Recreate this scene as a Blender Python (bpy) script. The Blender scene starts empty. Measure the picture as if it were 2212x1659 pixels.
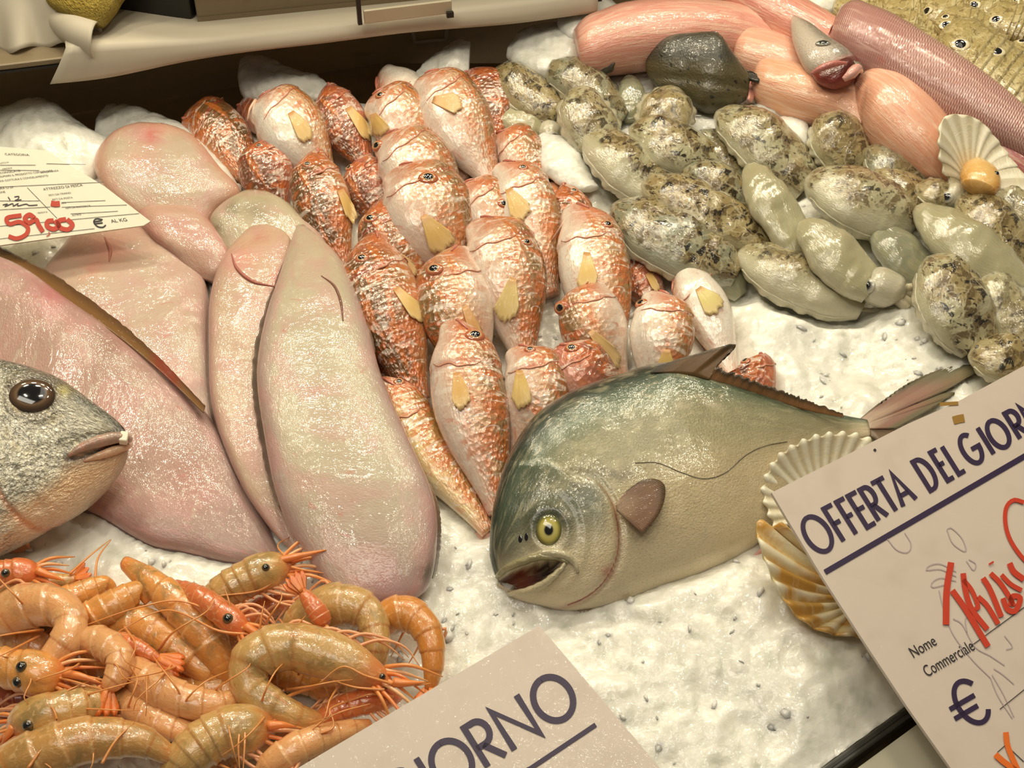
import bpy, math, random
import numpy as np
from mathutils import Vector, Matrix
from mathutils.bvhtree import BVHTree
random.seed(7); RNG = np.random.default_rng(7)
W, H = 2212.0, 1659.0
COL = bpy.context.scene.collection
# ------------------------------------------------------------------ camera
PITCH, TILT, DIST, HFOV = map(math.radians, (40, 8, 0, 44)); DIST = 0.78
FPX = (W/2)/math.tan(HFOV/2)
CF = np.array([0, math.cos(PITCH), -math.sin(PITCH)]); CR = np.array([1.0, 0, 0]); CU = np.array([0, math.sin(PITCH), math.cos(PITCH)])
CAM = -DIST*CF
BN = np.array([0, -math.sin(TILT), math.cos(TILT)])          # normal of the sloping ice bed
cd = bpy.data.cameras.new('camera'); cam = bpy.data.objects.new('camera', cd); COL.objects.link(cam)
cam.location = CAM; cam.rotation_euler = (math.pi/2-PITCH, 0, 0)
cd.sensor_fit = 'HORIZONTAL'; cd.angle = HFOV; cd.clip_start = 0.01; cd.clip_end = 50
bpy.context.scene.camera = cam
def ray(p):
    p = np.asarray(p, float)
    return CF + np.multiply.outer((p[..., 0]-W/2)/FPX, CR) - np.multiply.outer((p[..., 1]-H/2)/FPX, CU)
def P(p, h):                                                  # photo point seen at height h (cm) over the ice bed -> place in the world
    d = ray(p); h = np.asarray(h, float)*0.01
    t = (h - CAM@BN)/(d@BN)
    return CAM + d*t[..., None]
def hit(p, o, n):
    d = ray(p); t = ((o-CAM)@n)/(d@n)
    return CAM + d*np.asarray(t)[..., None]
def at_depth(p, z): return CAM + ray(p)*z
def proj(q):
    v = np.asarray(q)-CAM; z = v@CF
    return np.stack([W/2+FPX*(v@CR)/z, H/2-FPX*(v@CU)/z], -1)
def depth(q): return (np.asarray(q)-CAM)@CF
def unit(v):
    v = np.asarray(v, float); return v/np.maximum(np.linalg.norm(v, axis=-1, keepdims=True), 1e-12)
def lin(c):
    c = np.asarray(c, float)/255.0
    return np.where(c <= .04045, c/12.92, ((c+.055)/1.055)**2.4)
def sstep(a, b, x):
    t = np.clip((x-a)/(b-a), 0, 1); return t*t*(3-2*t)
def mix(a, b, t):
    t = np.asarray(t)[..., None]; return np.asarray(a)*(1-t)+np.asarray(b)*t
# ------------------------------------------------------------------ noise
def _hash(ix, iy, iz):
    n = (ix*374761393 + iy*668265263 + iz*2147483647 + 1013904223) & 0xffffffff
    n = ((n ^ (n >> 13))*1274126177) & 0xffffffff
    n = n ^ (n >> 16)
    return (n & 0xffff)/65535.0
def vnoise(p):
    p = np.asarray(p, float); i = np.floor(p).astype(np.int64); f = p-i; f = f*f*(3-2*f); r = 0
    for dx in (0, 1):
        for dy in (0, 1):
            for dz in (0, 1):
                w = (f[..., 0] if dx else 1-f[..., 0])*(f[..., 1] if dy else 1-f[..., 1])*(f[..., 2] if dz else 1-f[..., 2])
                r = r + w*_hash(i[..., 0]+dx, i[..., 1]+dy, i[..., 2]+dz)
    return r*2-1
def fbm(p, o=4):
    p = np.asarray(p, float); a, r = 1.0, 0
    for k in range(o): r = r+a*vnoise(p*2**k+17.3*k); a *= .5
    return r
# ------------------------------------------------------------------ splines
def spline(pts, n):                                           # Catmull-Rom through rows of numbers, even steps along the first two columns
    p = np.asarray(pts, float)
    if len(p) == 2: p = np.array([p[0], (p[0]+p[1])/2, p[1]])
    q = np.vstack([2*p[0]-p[1], p, 2*p[-1]-p[-2]]); out = []
    for i in range(1, len(q)-2):
        t = np.linspace(0, 1, 25)[:-1, None]; a, b, c, d = q[i-1], q[i], q[i+1], q[i+2]
        out.append(.5*((2*b)+(c-a)*t+(2*a-5*b+4*c-d)*t*t+(3*b-a-3*c+d)*t**3))
    out = np.vstack(out+[p[-1:]])
    s = np.concatenate([[0], np.cumsum(np.linalg.norm(np.diff(out[:, :2], axis=0), axis=1))])
    u = np.linspace(0, s[-1], n)
    return np.stack([np.interp(u, s, out[:, k]) for k in range(out.shape[1])], 1)
def prof(t, table):
    a = np.asarray(table, float); x = a[:, 0]; y = a[:, 1]
    m = np.gradient(y, x); i = np.clip(np.searchsorted(x, t)-1, 0, len(x)-2)
    h = x[i+1]-x[i]; s = (t-x[i])/h
    r = (2*s**3-3*s**2+1)*y[i]+(s**3-2*s**2+s)*h*m[i]+(-2*s**3+3*s**2)*y[i+1]+(s**3-s**2)*h*m[i+1]
    return np.clip(r, min(y), max(y)*1.05)
# ------------------------------------------------------------------ objects
def link(name, data): o = bpy.data.objects.new(name, data); COL.objects.link(o); return o
def thing(name, label, cat, base, group=None, kind=None):
    o = link(name, None); o.location = Vector(base); o.empty_display_size = .01
    o['label'] = label; o['category'] = cat
    if group: o['group'] = group
    if kind: o['kind'] = kind
    return o
def root_loc(o):
    while o.parent: o = o.parent
    return np.array(o.location)
def mesh(name, v, f, m, parent=None, uv=None, col=None, smooth=True, org=None, flip=True):
    v = np.asarray(v, float).reshape(-1, 3)
    if parent is not None: org = root_loc(parent)
    if org is None: org = np.zeros(3)
    f = [list(map(int, q)) for q in f]; tr = np.array([q[:3] for q in f]); a3, b3, c3 = (v-v.mean(0))[tr].transpose(1, 0, 2)
    if flip and np.einsum('ij,ij->', a3, np.cross(b3, c3)) < 0: f = [q[::-1] for q in f]     # faces look outward
    me = bpy.data.meshes.new(name); me.from_pydata((v-org).tolist(), [], f)
    if smooth: me.polygons.foreach_set('use_smooth', [True]*len(me.polygons))
    if uv is not None:
        l = me.uv_layers.new(name='UVMap'); idx = np.empty(len(me.loops), int); me.loops.foreach_get('vertex_index', idx)
        l.data.foreach_set('uv', np.asarray(uv, float).reshape(-1, 2)[idx].ravel())
    if col is not None:
        c = np.asarray(col, float).reshape(len(v), -1)
        if c.shape[1] == 3: c = np.hstack([c, np.ones((len(v), 1))])
        a = me.color_attributes.new('Col', 'FLOAT_COLOR', 'POINT'); a.data.foreach_set('color', c.ravel())
    me.materials.append(m); me.update(); o = link(name, me)
    if parent is None: o.location = Vector(org)
    else: o.parent = parent
    return o
def tag(o, label, cat, group=None, kind=None):
    o['label'] = label
    if cat: o['category'] = cat
    if group: o['group'] = group
    if kind: o['kind'] = kind
    return o
def grid_faces(n, m, closed):
    f = []
    for i in range(n-1):
        for j in range(m if closed else m-1):
            k = (j+1) % m; f.append((i*m+j, i*m+k, (i+1)*m+k, (i+1)*m+j))
    return f
def solid(o, t):
    s = o.modifiers.new('thickness', 'SOLIDIFY'); s.thickness = t; s.offset = 0; return o
class Body:                                                   # a lofted body: keeps its points so that parts can be set on its surface
    pass
TH = lambda m: -math.pi/2+np.arange(m)*2*math.pi/m
def loft(ctr, A, Bu, Bd, m, ex=1.0):
    th = TH(m); c, s = np.cos(th), np.sin(th)
    cc = np.sign(c)*np.abs(c)**ex; ss = np.sign(s)*np.abs(s)**ex
    up = (ss > 0).astype(float)
    return ctr[:, None]+A[:, None]*cc[None, :, None]+(Bu[:, None]*up[None, :, None]+Bd[:, None]*(1-up)[None, :, None])*ss[None, :, None]
def body(L, R, hL, hR, ratio, n=44, m=28, ex=1.0, dn=1.0, thmax=None, thp=None):
    """L, R: outline pairs (photo points) of the two edges, hL, hR: their heights over the bed in cm, ratio: thickness / width."""
    L = np.asarray(L, float); R = np.asarray(R, float)
    k = len(L); hL = np.broadcast_to(np.asarray(hL, float), (k,)); hR = np.broadcast_to(np.asarray(hR, float), (k,))
    c = np.hstack([(L+R)/2, L, R, hL[:, None], hR[:, None]]); c = spline(c, n)
    l3 = P(c[:, 2:4], c[:, 6]); r3 = P(c[:, 4:6], c[:, 7])
    b = Body(); b.ctr = (l3+r3)/2; A = (r3-l3)/2; T = unit(np.gradient(b.ctr, axis=0))
    N = np.cross(A, T); N = unit(N); N[(N@BN) < 0] *= -1
    for _ in range(3): N = unit(np.vstack([N[:1], (N[:-2]+2*N[1:-1]+N[2:])/4, N[-1:]]))
    b.N = N; b.t = np.linspace(0, 1, n); b.a = np.linalg.norm(A, axis=1)
    th = b.a*ratio
    if thp is not None: th = prof(b.t, thp)*np.max(b.a)*ratio
    if thmax: th = np.minimum(th, thmax)
    b.th = th; b.pts = loft(b.ctr, A, N*th[:, None], N*(th*dn)[:, None], m, ex); b.n, b.m = n, m
    s = np.concatenate([[0], np.cumsum(np.linalg.norm(np.diff(b.ctr, axis=0), axis=1))])*100
    b.s = s; circ = np.max(b.a)*(1+ratio)*math.pi*100
    b.uv = np.stack(np.broadcast_arrays(s[:, None], (np.arange(m)/m*circ)[None]), -1)
    b.theta = TH(m)
    return b
def spine_body(sp, w, ratio, prf, n=44, m=28, ex=1.0, off=None, dn=1.0):
    """sp: rows (x, y, h) along the middle line, w: greatest width in photo points, prf: width profile."""
    c = spline(sp, n); t = np.linspace(0, 1, n); hw = prof(t, prf)*w/2
    d = np.gradient(c[:, :2], axis=0); d = d/np.maximum(np.linalg.norm(d, axis=1, keepdims=True), 1e-9)
    q = np.stack([d[:, 1], -d[:, 0]], 1)                      # towards smaller x when the line runs down the picture
    ctr = c[:, :2] + (q*(off(t)*w)[:, None] if off is not None else 0)
    return body(ctr-q*hw[:, None], ctr+q*hw[:, None], c[:, 2], c[:, 2], ratio, n, m, ex, dn)
BODIES = []                                                   # (points, half widths, underside) for the hollows in the ice
def build(b, name, m, parent, colf, note=True, sink=-.1):
    n, mm = b.n, b.m
    v = b.pts.reshape(-1, 3); f = grid_faces(n, mm, True)
    v = np.vstack([v, b.pts[0].mean(0), b.pts[-1].mean(0)]); a, z = n*mm, n*mm+1
    f += [(a, (j+1) % mm, j) for j in range(mm)]+[(z, (n-1)*mm+j, (n-1)*mm+(j+1) % mm) for j in range(mm)]
    T, TT = np.broadcast_arrays(b.t[:, None], b.theta[None])
    col = colf(T, TT, proj(b.pts)) if callable(colf) else np.broadcast_to(np.asarray(colf), (n, mm, 3))
    if col.shape[-1] == 3: col = np.concatenate([col, np.ones(col.shape[:2]+(1,))], -1)
    cc = np.vstack([col.reshape(-1, 4), col[0].mean(0), col[-1].mean(0)])
    uv = np.vstack([b.uv.reshape(-1, 2), b.uv[0].mean(0), b.uv[-1].mean(0)])
    o = mesh(name, v, f, m, parent, uv, cc)
    b.bvh = BVHTree.FromPolygons(v.tolist(), f)
    if note:
        lo = [j for j in range(mm) if math.sin(b.theta[j]) < .12][::2]; q = b.pts[1:-1:2][:, lo].reshape(-1, 3); BODIES.append((q, np.full(len(q), .0045), (q@BN)+sink*.01))
    return o
def surf(b, p, lift=0.0):
    d = unit(ray(np.asarray(p, float))); h = b.bvh.ray_cast(Vector(CAM), Vector(d))
    if h[0] is None:
        h = b.bvh.find_nearest(Vector(CAM+d*depth(b.ctr.mean(0))/(d@CF)))
    q = np.array(h[0]); nn = np.array(h[1])
    if nn@(CAM-q) < 0: nn = -nn
    return q+nn*lift, unit(nn)
def lathe(o3, n3, rings, m=20, squash=(1, 1), up=None):
    """rings: (radius, height) around the axis n3 at o3."""
    n3 = unit(n3); x = unit(np.cross(up if up is not None else CU, n3)); y = np.cross(n3, x)
    th = np.arange(m)*2*math.pi/m; v = []
    for r, h in rings: v.append(o3+n3*h+np.outer(np.cos(th)*r*squash[0], x)+np.outer(np.sin(th)*r*squash[1], y))
    return np.array(v)
def dome(name, o3, n3, r, hgt, m_, parent, stops, seg=20, squash=(1, 1), base=-.3):
    """a round eye: dome of rings coloured by radius. stops: (radius fraction, colour)"""
    k = 12; a = np.linspace(math.pi/2*1.0, 0, k); rings = [(r*math.sin(x), hgt*math.cos(x)) for x in a[:-1]]+[(r*.01, hgt)]
    rings = [(r*.9, hgt*base-.0005)]+rings
    v = lathe(o3, n3, rings, seg, squash); rr = np.array([x[0]/r for x in rings])
    st = np.array([s[0] for s in stops]); cs = np.array([lin(s[1]) for s in stops])
    col = np.stack([np.interp(rr, st, cs[:, i]) for i in range(3)], 1)
    col = np.repeat(col[:, None], seg, 1)
    f = grid_faces(len(rings), seg, True)+[tuple(range((len(rings)-1)*seg, len(rings)*seg))]
    uv = np.zeros((v.shape[0]*seg, 2))
    return mesh(name, v.reshape(-1, 3), f, m_, parent, uv, col.reshape(-1, 3))
def tube(name, pts, r, m_, parent, seg=6, col=None, n=None):
    p = np.asarray(pts, float)
    if n: p = spline3(p, n)
    r = np.interp(np.linspace(0, 1, len(p)), np.linspace(0, 1, len(np.atleast_1d(r))), np.atleast_1d(r))
    T = unit(np.gradient(p, axis=0)); up = np.array([.13, .2, .97]); X = unit(np.cross(T, up)); Y = np.cross(X, T)
    th = np.arange(seg)*2*math.pi/seg
    v = p[:, None]+(X[:, None]*np.cos(th)[None, :, None]+Y[:, None]*np.sin(th)[None, :, None])*r[:, None, None]
    f = grid_faces(len(p), seg, True)+[tuple(range(seg))[::-1], tuple(range((len(p)-1)*seg, len(p)*seg))]
    s = np.concatenate([[0], np.cumsum(np.linalg.norm(np.diff(p, axis=0), axis=1))])*100
    uv = np.stack(np.broadcast_arrays(s[:, None], (np.arange(seg)/seg)[None]), -1)
    c = None if col is None else np.broadcast_to(lin(col), (len(p)*seg, 3))
    return mesh(name, v.reshape(-1, 3), f, m_, parent, uv, c)
def spline3(p, n):
    p = np.asarray(p, float); s = np.concatenate([[0], np.cumsum(np.linalg.norm(np.diff(p, axis=0), axis=1))])
    q = spline(np.hstack([s[:, None], s[:, None]*0, p]), n); return q[:, 2:]
def strip(base, outer, n):                                    # photo points between two edge lines
    return spline(base, n), spline(outer, n)
def fin(name, base, outer, m_, parent, plane=None, hb=0, ho=0, nu=22, nv=7, thick=.0005, col=None, curl=0.0, jag=0.0, colf=None):
    """a thin fin: rays run from the base line to the outer line."""
    b, o = strip(base, outer, nu); v = []; k = np.linspace(0, 1, nv); rr = np.random.default_rng(abs(len(name)+int(b[0, 0])))
    if jag: o = o+(o-b)*(rr.random(nu)*jag-jag)[:, None]
    hb = np.interp(np.linspace(0, 1, nu), np.linspace(0, 1, np.size(hb)), np.atleast_1d(hb)); ho = np.interp(np.linspace(0, 1, nu), np.linspace(0, 1, np.size(ho)), np.atleast_1d(ho))
    for x in k:
        q = b*(1-x)+o*x
        if plane is not None: r3 = hit(q, *plane)
        else: r3 = P(q, hb*(1-x)+ho*x)
        nrm = plane[1] if plane is not None else BN
        r3 = r3+np.outer(np.sin(np.linspace(0, math.pi, nu))*curl*x+(np.arange(nu) % 2)*.0003*x, nrm)
        v.append(r3)
    v = np.array(v); L = np.concatenate([[0], np.cumsum(np.linalg.norm(np.diff(v[-1], axis=0), axis=1))])*100
    uv = np.stack(np.broadcast_arrays(L[None, :], k[:, None]*2), -1)
    if colf is not None: c = colf(k[:, None]+0*L[None], np.linspace(0, 1, nu)[None]+0*k[:, None])
    else: c = np.broadcast_to(lin(col), v.shape)
    return solid(mesh(name, v.reshape(-1, 3), grid_faces(nv, nu, False), m_, parent, uv, c), thick)
def fin_on(b, name, base, outer, m_, parent, nu=18, nv=9, lift=.0005, rise=.0012, thick=.0005, colf=None, jag=0.0):
    """a fin lying against the body it grows from."""
    B0, O0 = strip(base, outer, nu); rr = np.random.default_rng(abs(int(B0[0, 0]*3+B0[0, 1]))); k = np.linspace(0, 1, nv); v = []
    if jag: O0 = O0+(O0-B0)*(rr.random(nu)*jag-jag)[:, None]
    nn = surf(b, B0[nu//2]*.6+O0[nu//2]*.4)[1]; p0 = surf(b, B0[nu//2]*.6+O0[nu//2]*.4)[0]
    for x in k:
        row = []
        for j in range(nu):
            q = B0[j]*(1-x)+O0[j]*x; d = unit(ray(q)); h = b.bvh.ray_cast(Vector(CAM), Vector(d)); pl = CAM+d*(((p0-CAM)@nn)/(d@nn))
            s = pl if h[0] is None else np.array(h[0])
            if np.linalg.norm(s-pl) > .006: s = pl
            row.append(s-d*(lift+rise*x+(j % 2)*.0003*x))
        v.append(row)
    v = np.array(v); v[1:-1] = (v[:-2]+v[1:-1]*2+v[2:])/4
    L = np.concatenate([[0], np.cumsum(np.linalg.norm(np.diff(v[-1], axis=0), axis=1))])*100
    uv = np.stack(np.broadcast_arrays(L[None, :], k[:, None]*2), -1)
    return solid(mesh(name, v.reshape(-1, 3), grid_faces(nv, nu, False), m_, parent, uv, colf(k[:, None]+0*L[None], np.linspace(0, 1, nu)[None]+0*k[:, None])), thick)
def box(name, c0, ax, m_, parent=None, org=None, bevel=0):
    """c0: corner, ax: three edge vectors."""
    a, b, c = [np.asarray(x, float) for x in ax]; c0 = np.asarray(c0, float)
    v = [c0, c0+a, c0+a+b, c0+b, c0+c, c0+a+c, c0+a+b+c, c0+b+c]
    f = [(0, 3, 2, 1), (4, 5, 6, 7), (0, 1, 5, 4), (1, 2, 6, 5), (2, 3, 7, 6), (3, 0, 4, 7)]
    if np.dot(np.cross(a, b), c) < 0: f = [q[::-1] for q in f]
    o = mesh(name, v, f, m_, parent, smooth=False, org=org)
    if bevel: w = o.modifiers.new('bevel', 'BEVEL'); w.width = bevel; w.segments = 3
    return o
# ------------------------------------------------------------------ materials
class G:
    def __init__(s, name):
        s.m = bpy.data.materials.new(name); s.m.use_nodes = True; s.t = s.m.node_tree; s.t.nodes.clear()
        s.out = s.n('ShaderNodeOutputMaterial'); s.b = s.n('ShaderNodeBsdfPrincipled'); s.l(s.b.outputs[0], s.out.inputs[0])
        s.uvn = s.n('ShaderNodeUVMap').outputs[0]; s.ob = s.n('ShaderNodeTexCoord').outputs['Object']; s.bn = None
    def n(s, k, **kw):
        x = s.t.nodes.new(k)
        for a, b in kw.items(): setattr(x, a, b)
        return x
    def l(s, a, b): s.t.links.new(a, b)
    def set(s, **kw):
        for k, v in kw.items():
            i = s.b.inputs[k.replace('_', ' ')]
            if hasattr(v, 'is_output'): s.l(v, i)
            else: i.default_value = v
        return s
    def coord(s, sc, src=None, rot=0):
        q = s.n('ShaderNodeMapping'); q.inputs['Scale'].default_value = (*sc, 1)[:3] if len(sc) == 2 else sc; q.inputs['Rotation'].default_value = (0, 0, rot)
        s.l(src if src is not None else s.uvn, q.inputs[0]); return q.outputs[0]
    def tex(s, kind, sc, detail=3, dist=0.0, src=None, rot=0):
        v = s.coord(sc, src, rot)
        if kind == 'noise':
            x = s.n('ShaderNodeTexNoise'); x.inputs['Scale'].default_value = 1; x.inputs['Detail'].default_value = detail; x.inputs['Distortion'].default_value = dist; o = x.outputs['Fac']
        elif kind in ('voronoi', 'edge'):
            x = s.n('ShaderNodeTexVoronoi'); x.inputs['Scale'].default_value = 1
            if kind == 'edge': x.feature = 'DISTANCE_TO_EDGE'
            if dist:
                nz = s.n('ShaderNodeTexNoise'); nz.inputs['Scale'].default_value = 1.3; s.l(v, nz.inputs['Vector'])
                ad = s.n('ShaderNodeVectorMath', operation='MULTIPLY_ADD'); s.l(nz.outputs['Color'], ad.inputs[0]); ad.inputs[1].default_value = (dist,)*3; s.l(v, ad.inputs[2]); v = ad.outputs[0]
            o = x.outputs['Distance']
        else:
            x = s.n('ShaderNodeTexWave'); x.inputs['Scale'].default_value = .5; x.inputs['Distortion'].default_value = dist; x.inputs['Detail'].default_value = detail; x.inputs['Detail Scale'].default_value = 1.2; o = x.outputs['Fac']
            x.bands_direction = 'X'
        s.l(v, x.inputs['Vector']); return o
    def ramp(s, f, lo, hi):
        r = s.n('ShaderNodeMapRange'); r.interpolation_type = 'SMOOTHSTEP'; s.l(f, r.inputs[0]); r.inputs[1].default_value = lo; r.inputs[2].default_value = hi; return r.outputs[0]
    def mul(s, a, b):
        x = s.n('ShaderNodeMath', operation='MULTIPLY')
        for i, q in enumerate((a, b)):
            if hasattr(q, 'is_output'): s.l(q, x.inputs[i])
            else: x.inputs[i].default_value = q
        return x.outputs[0]
    def mixc(s, f, a, b):
        x = s.n('ShaderNodeMix', data_type='RGBA')
        for i, q in ((0, f), (6, a), (7, b)):
            if hasattr(q, 'is_output'): s.l(q, x.inputs[i])
            else: x.inputs[i].default_value = q if i == 0 else (*q, 1)
        return x.outputs[2]
    def bump(s, h, strength, dist=.001):
        b = s.n('ShaderNodeBump'); b.inputs['Strength'].default_value = strength; b.inputs['Distance'].default_value = dist; s.l(h, b.inputs['Height'])
        if s.bn is not None: s.l(s.bn, b.inputs['Normal'])
        s.bn = b.outputs[0]
    def done(s):
        if s.bn is not None:
            s.l(s.bn, s.b.inputs['Normal'])
        return s.m
def skin(name, layers=(), bumps=(), rough=.3, coat=.5, spec=.5, sss=0, met=0, base=None, src=None, trans=0, coat_rough=.08, sssr=.004, cb=(('noise', (1.6, 2.2), .5, 2, .8), ('noise', (5, 6), .15, 2))):
    g = G(name)
    if base is None:
        a = g.n('ShaderNodeAttribute', attribute_name='Col'); c = a.outputs['Color']; alpha = a.outputs['Alpha']
    else: c = tuple(lin(base)); alpha = None
    S = g.ob if src == 'ob' else None
    for ly in layers:                                         # kind, scale, lo, hi, colour, amount, detail, distortion, masked
        kind, sc, lo, hi, colr, amt = ly[:6]; det = ly[6] if len(ly) > 6 else 3; di = ly[7] if len(ly) > 7 else 0; msk = ly[8] if len(ly) > 8 else False; rot = ly[9] if len(ly) > 9 else 0
        f = g.mul(g.ramp(g.tex(kind, sc, det, di, S, rot), lo, hi), amt)
        if msk: f = g.mul(f, alpha)
        c = g.mixc(f, c, tuple(lin(colr)))
    if hasattr(c, 'is_output'): g.l(c, g.b.inputs['Base Color'])
    else: g.b.inputs['Base Color'].default_value = (*c, 1)
    def height(kind, sc, r):
        h = g.tex(kind, sc, r[0] if r else 2, r[1] if len(r) > 1 else 0, S)
        return g.mul(h, alpha) if len(r) > 2 and alpha is not None else h
    for kind, sc, st, *r in bumps: g.bump(height(kind, sc, r), st)
    if coat and S is None:                                    # the wet film on top follows the larger ripples only
        keep, g.bn = g.bn, None
        for kind, sc, st, *r in cb: g.bump(height(kind, sc, r), min(st, 1), .001*max(st, 1))
        g.l(g.bn, g.b.inputs['Coat Normal']); g.bn = keep
    g.set(Roughness=rough, Coat_Weight=coat, Coat_Roughness=coat_rough, Specular_IOR_Level=spec, Metallic=met, Transmission_Weight=trans)
    if sss: g.set(Subsurface_Weight=sss, Subsurface_Radius=(1, .6, .35), Subsurface_Scale=sssr)
    return g.done()
# ------------------------------------------------------------------ red mullets
M_mullet = skin('mullet_skin', [
    ('noise', (1.0, .6), .48, .62, (210, 112, 56), .7, 3, 1.2, True), ('noise', (.8, 1.0), .58, .68, (216, 130, 96), .5, 3, .8), ('noise', (.35, 2.0), .53, .62, (210, 116, 44), .65, 2, .5, True),
    ('noise', (2.2, .7), .54, .64, (246, 232, 216), .6, 3, 1.4),  # pale streaks, partly white glints put into the colour
    ('noise', (5, 1.4), .59, .66, (184, 84, 46), .5, 3, 2.0, True),
    ('noise', (9, 9), .60, .72, (96, 66, 36), .35, 2)],
    [('voronoi', (3.2, 3.8), .7, 2, .12, 1), ('noise', (2, 6), .22, 3, 1.0)],
    rough=.27, coat=1, spec=.6, met=.10, sss=.05, coat_rough=.09, cb=(('voronoi', (3.2, 3.8), .75, 2, .12, 1), ('noise', (.9, 2.0), .5, 3, 1)))
M_fin_yellow = skin('yellow_fin', [('wave', (12, .2), .25, .75, (250, 226, 160), .75, 2, .5)], [('wave', (12, .2), .12, 2, .4)], rough=.3, coat=.5)
M_fin_yellow.node_tree.nodes['Principled BSDF'].inputs['Alpha'].default_value = .82
M_fin_pale = skin('pale_fin', [('wave', (8, .4), .2, .8, (235, 205, 190), .5, 2, .6)], [('wave', (8, .4), .12, 2, .5)], rough=.3, coat=.5)
M_eye = skin('fish_eye', [], [], rough=.08, coat=1, spec=.7)
M_pupil = skin('fish_pupil', base=(10, 9, 10), rough=.03, coat=1, spec=.8)
M_flesh = skin('wet_flesh', [('noise', (2, 2), .45, .7, (225, 150, 130), .5, 3)], [('noise', (8, 8), .4)], rough=.25, coat=.7, sss=.1)
MUL_PROF = [(0, .10), (.025, .34), (.06, .52), (.12, .72), (.2, .87), (.32, .99), (.45, 1), (.62, .84), (.78, .58), (.9, .40), (1, .30)]
MUL_KIND = {
    'pink': ((238, 224, 210), (228, 198, 176), (212, 166, 126), (136, 104, 62), (208, 138, 108)),
    'brown': ((224, 180, 144), (198, 138, 92), (162, 106, 62), (112, 80, 46), (190, 106, 68)),
    'pale': ((244, 236, 222), (238, 220, 200), (222, 176, 136), (166, 126, 76), (226, 160, 136)),
    'yellow': ((240, 226, 190), (226, 196, 140), (204, 150, 88), (160, 120, 64), (224, 150, 120)),
    'dusky': ((226, 180, 160), (206, 142, 118), (176, 106, 82), (128, 82, 56), (196, 106, 88)),
}
def mullet(label, sp, w, ds, roll, kind, eye=None, pec=None, er=11, ratio=.62, barbel=None, tail=None, dorsal=None, sink=-.1):
    b = spine_body(sp, w, ratio, MUL_PROF, 52, 30, ex=.92, off=lambda t: -ds*.16*(1-sstep(0, .14, t)))
    a0 = math.radians(roll) if ds > 0 else math.pi-math.radians(roll)
    op = 1+.05*(sstep(.08, .24, b.t)-sstep(.262, .275, b.t))
    b.pts = b.ctr[:, None]+(b.pts-b.ctr[:, None])*op[:, None, None]
    base = b.ctr[len(b.ctr)//2]-BN*b.th.max()
    r = thing('red_mullet', label, 'fish', base, 'red mullets heaped in overlapping rows')
    K = [lin(c) for c in MUL_KIND[kind]]
    def cf(T, TT, px):
        D = np.cos(TT-a0)
        c = mix(K[0], K[1], sstep(-.9, -.1, D)); c = mix(c, K[2], sstep(-.1, .5, D)); c = mix(c, K[3], sstep(.45, .95, D))
        hd = 1-sstep(.15, .27, T+.04*D)
        c = mix(c, K[4], hd*sstep(-.7, .2, D)*.75)
        c = mix(c, lin((186, 70, 52)), .55*np.exp(-((T-.275)/.012)**2)*sstep(-.9, -.3, D))
        c = mix(c, lin((222, 150, 120)), sstep(.85, 1, T)*.5)
        al = .16+.84*sstep(-.35, .55, D)
        return np.concatenate([c, al[..., None]], -1)
    build(b, 'body', M_mullet, r, cf, sink=sink)
    js = [j for j in range(len(b.theta)) if math.sin(b.theta[j]) > -.05]
    gp = [b.pts[int(round((.245+.045*math.sin(b.theta[j])**2)*51)), j] for j in js if -.75 < math.cos(b.theta[j]-a0) < .8]
    if len(gp) > 3:
        ce = b.ctr[14]; tube('gill_edge', [p+unit(p-ce)*.0001 for p in gp], [.0002, .0005, .0006, .0004, .0002], M_flesh, r, seg=6, n=24, col=(206, 140, 108))
    mj = int(np.argmin(np.abs(np.angle(np.exp(1j*(b.theta-(a0+ds*1.05)))))))
    tube('mouth', [b.pts[i, mj]+unit(b.pts[i, mj]-b.ctr[i])*.0002 for i in (1, 2, 3, 4, 5)], [.0010, .0012, .0004], M_flesh, r, seg=6, n=10, col=(200, 120, 100))
    if eye is not None:
        q, n = surf(b, eye); n = unit(n+.25*unit(CAM-q)); k = er*depth(q)/FPX
        e = dome('eye', q-n*k*.12, n, k*1.5, k*.62, M_eye, r, [(0, (20, 16, 14)), (.46, (20, 16, 14)), (.51, (206, 160, 104)), (.60, (226, 190, 150)), (.68, (190, 96, 54)), (1, (188, 112, 80))], 22, (1, .82))
        dome('pupil', q+n*k*.38, n, k*.70, k*.18, M_pupil, e, [(0, (8, 8, 8)), (1, (8, 8, 8))], 16, (1, .85))
    if pec:
        (x0, y0), (x1, y1), wd = pec[:3]
        d = np.array([x1-x0, y1-y0], float); L = np.linalg.norm(d); d /= L; q = np.array([d[1], -d[0]])
        s0, n0 = surf(b, (x0+d[0]*L*.25, y0+d[1]*L*.25), .0012); n0 = unit(n0-.06*np.array([CR, CR])[0]*0)
        p0 = np.array([x0, y0], float)
        outer = [p0+d*L*.66+q*wd*.78, p0+d*L*.92+q*wd*.72, p0+d*L*1.10+q*wd*.2, p0+d*L*1.04-q*wd*.2, p0+d*L*.86-q*wd*.48]
        bs = [p0+q*7, p0+q*4, p0, p0-q*4, p0-q*7]
        t0 = (s0+n0*.0012, unit(n0+.10*(-unit(P(p0+d*L, 2)-P(p0, 2)))))
        col = pec[3] if len(pec) > 3 else (228, 174, 74)
        fin_on(b, 'pectoral_fin', bs, outer, M_fin_yellow, r, colf=lambda k, u: mix(mix(lin((204, 112, 60)), lin(col), sstep(0, .3, k)), lin((236, 208, 160)), sstep(.5, 1, k)*.6), jag=.14)
    if barbel:
        for bb in barbel:
            pts = P(np.array(bb, float)[:, :2], np.array(bb, float)[:, 2]); tube('barbel', pts, [.0012, .0009, .0005], M_fin_pale, r, col=(238, 190, 160), n=10)
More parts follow.
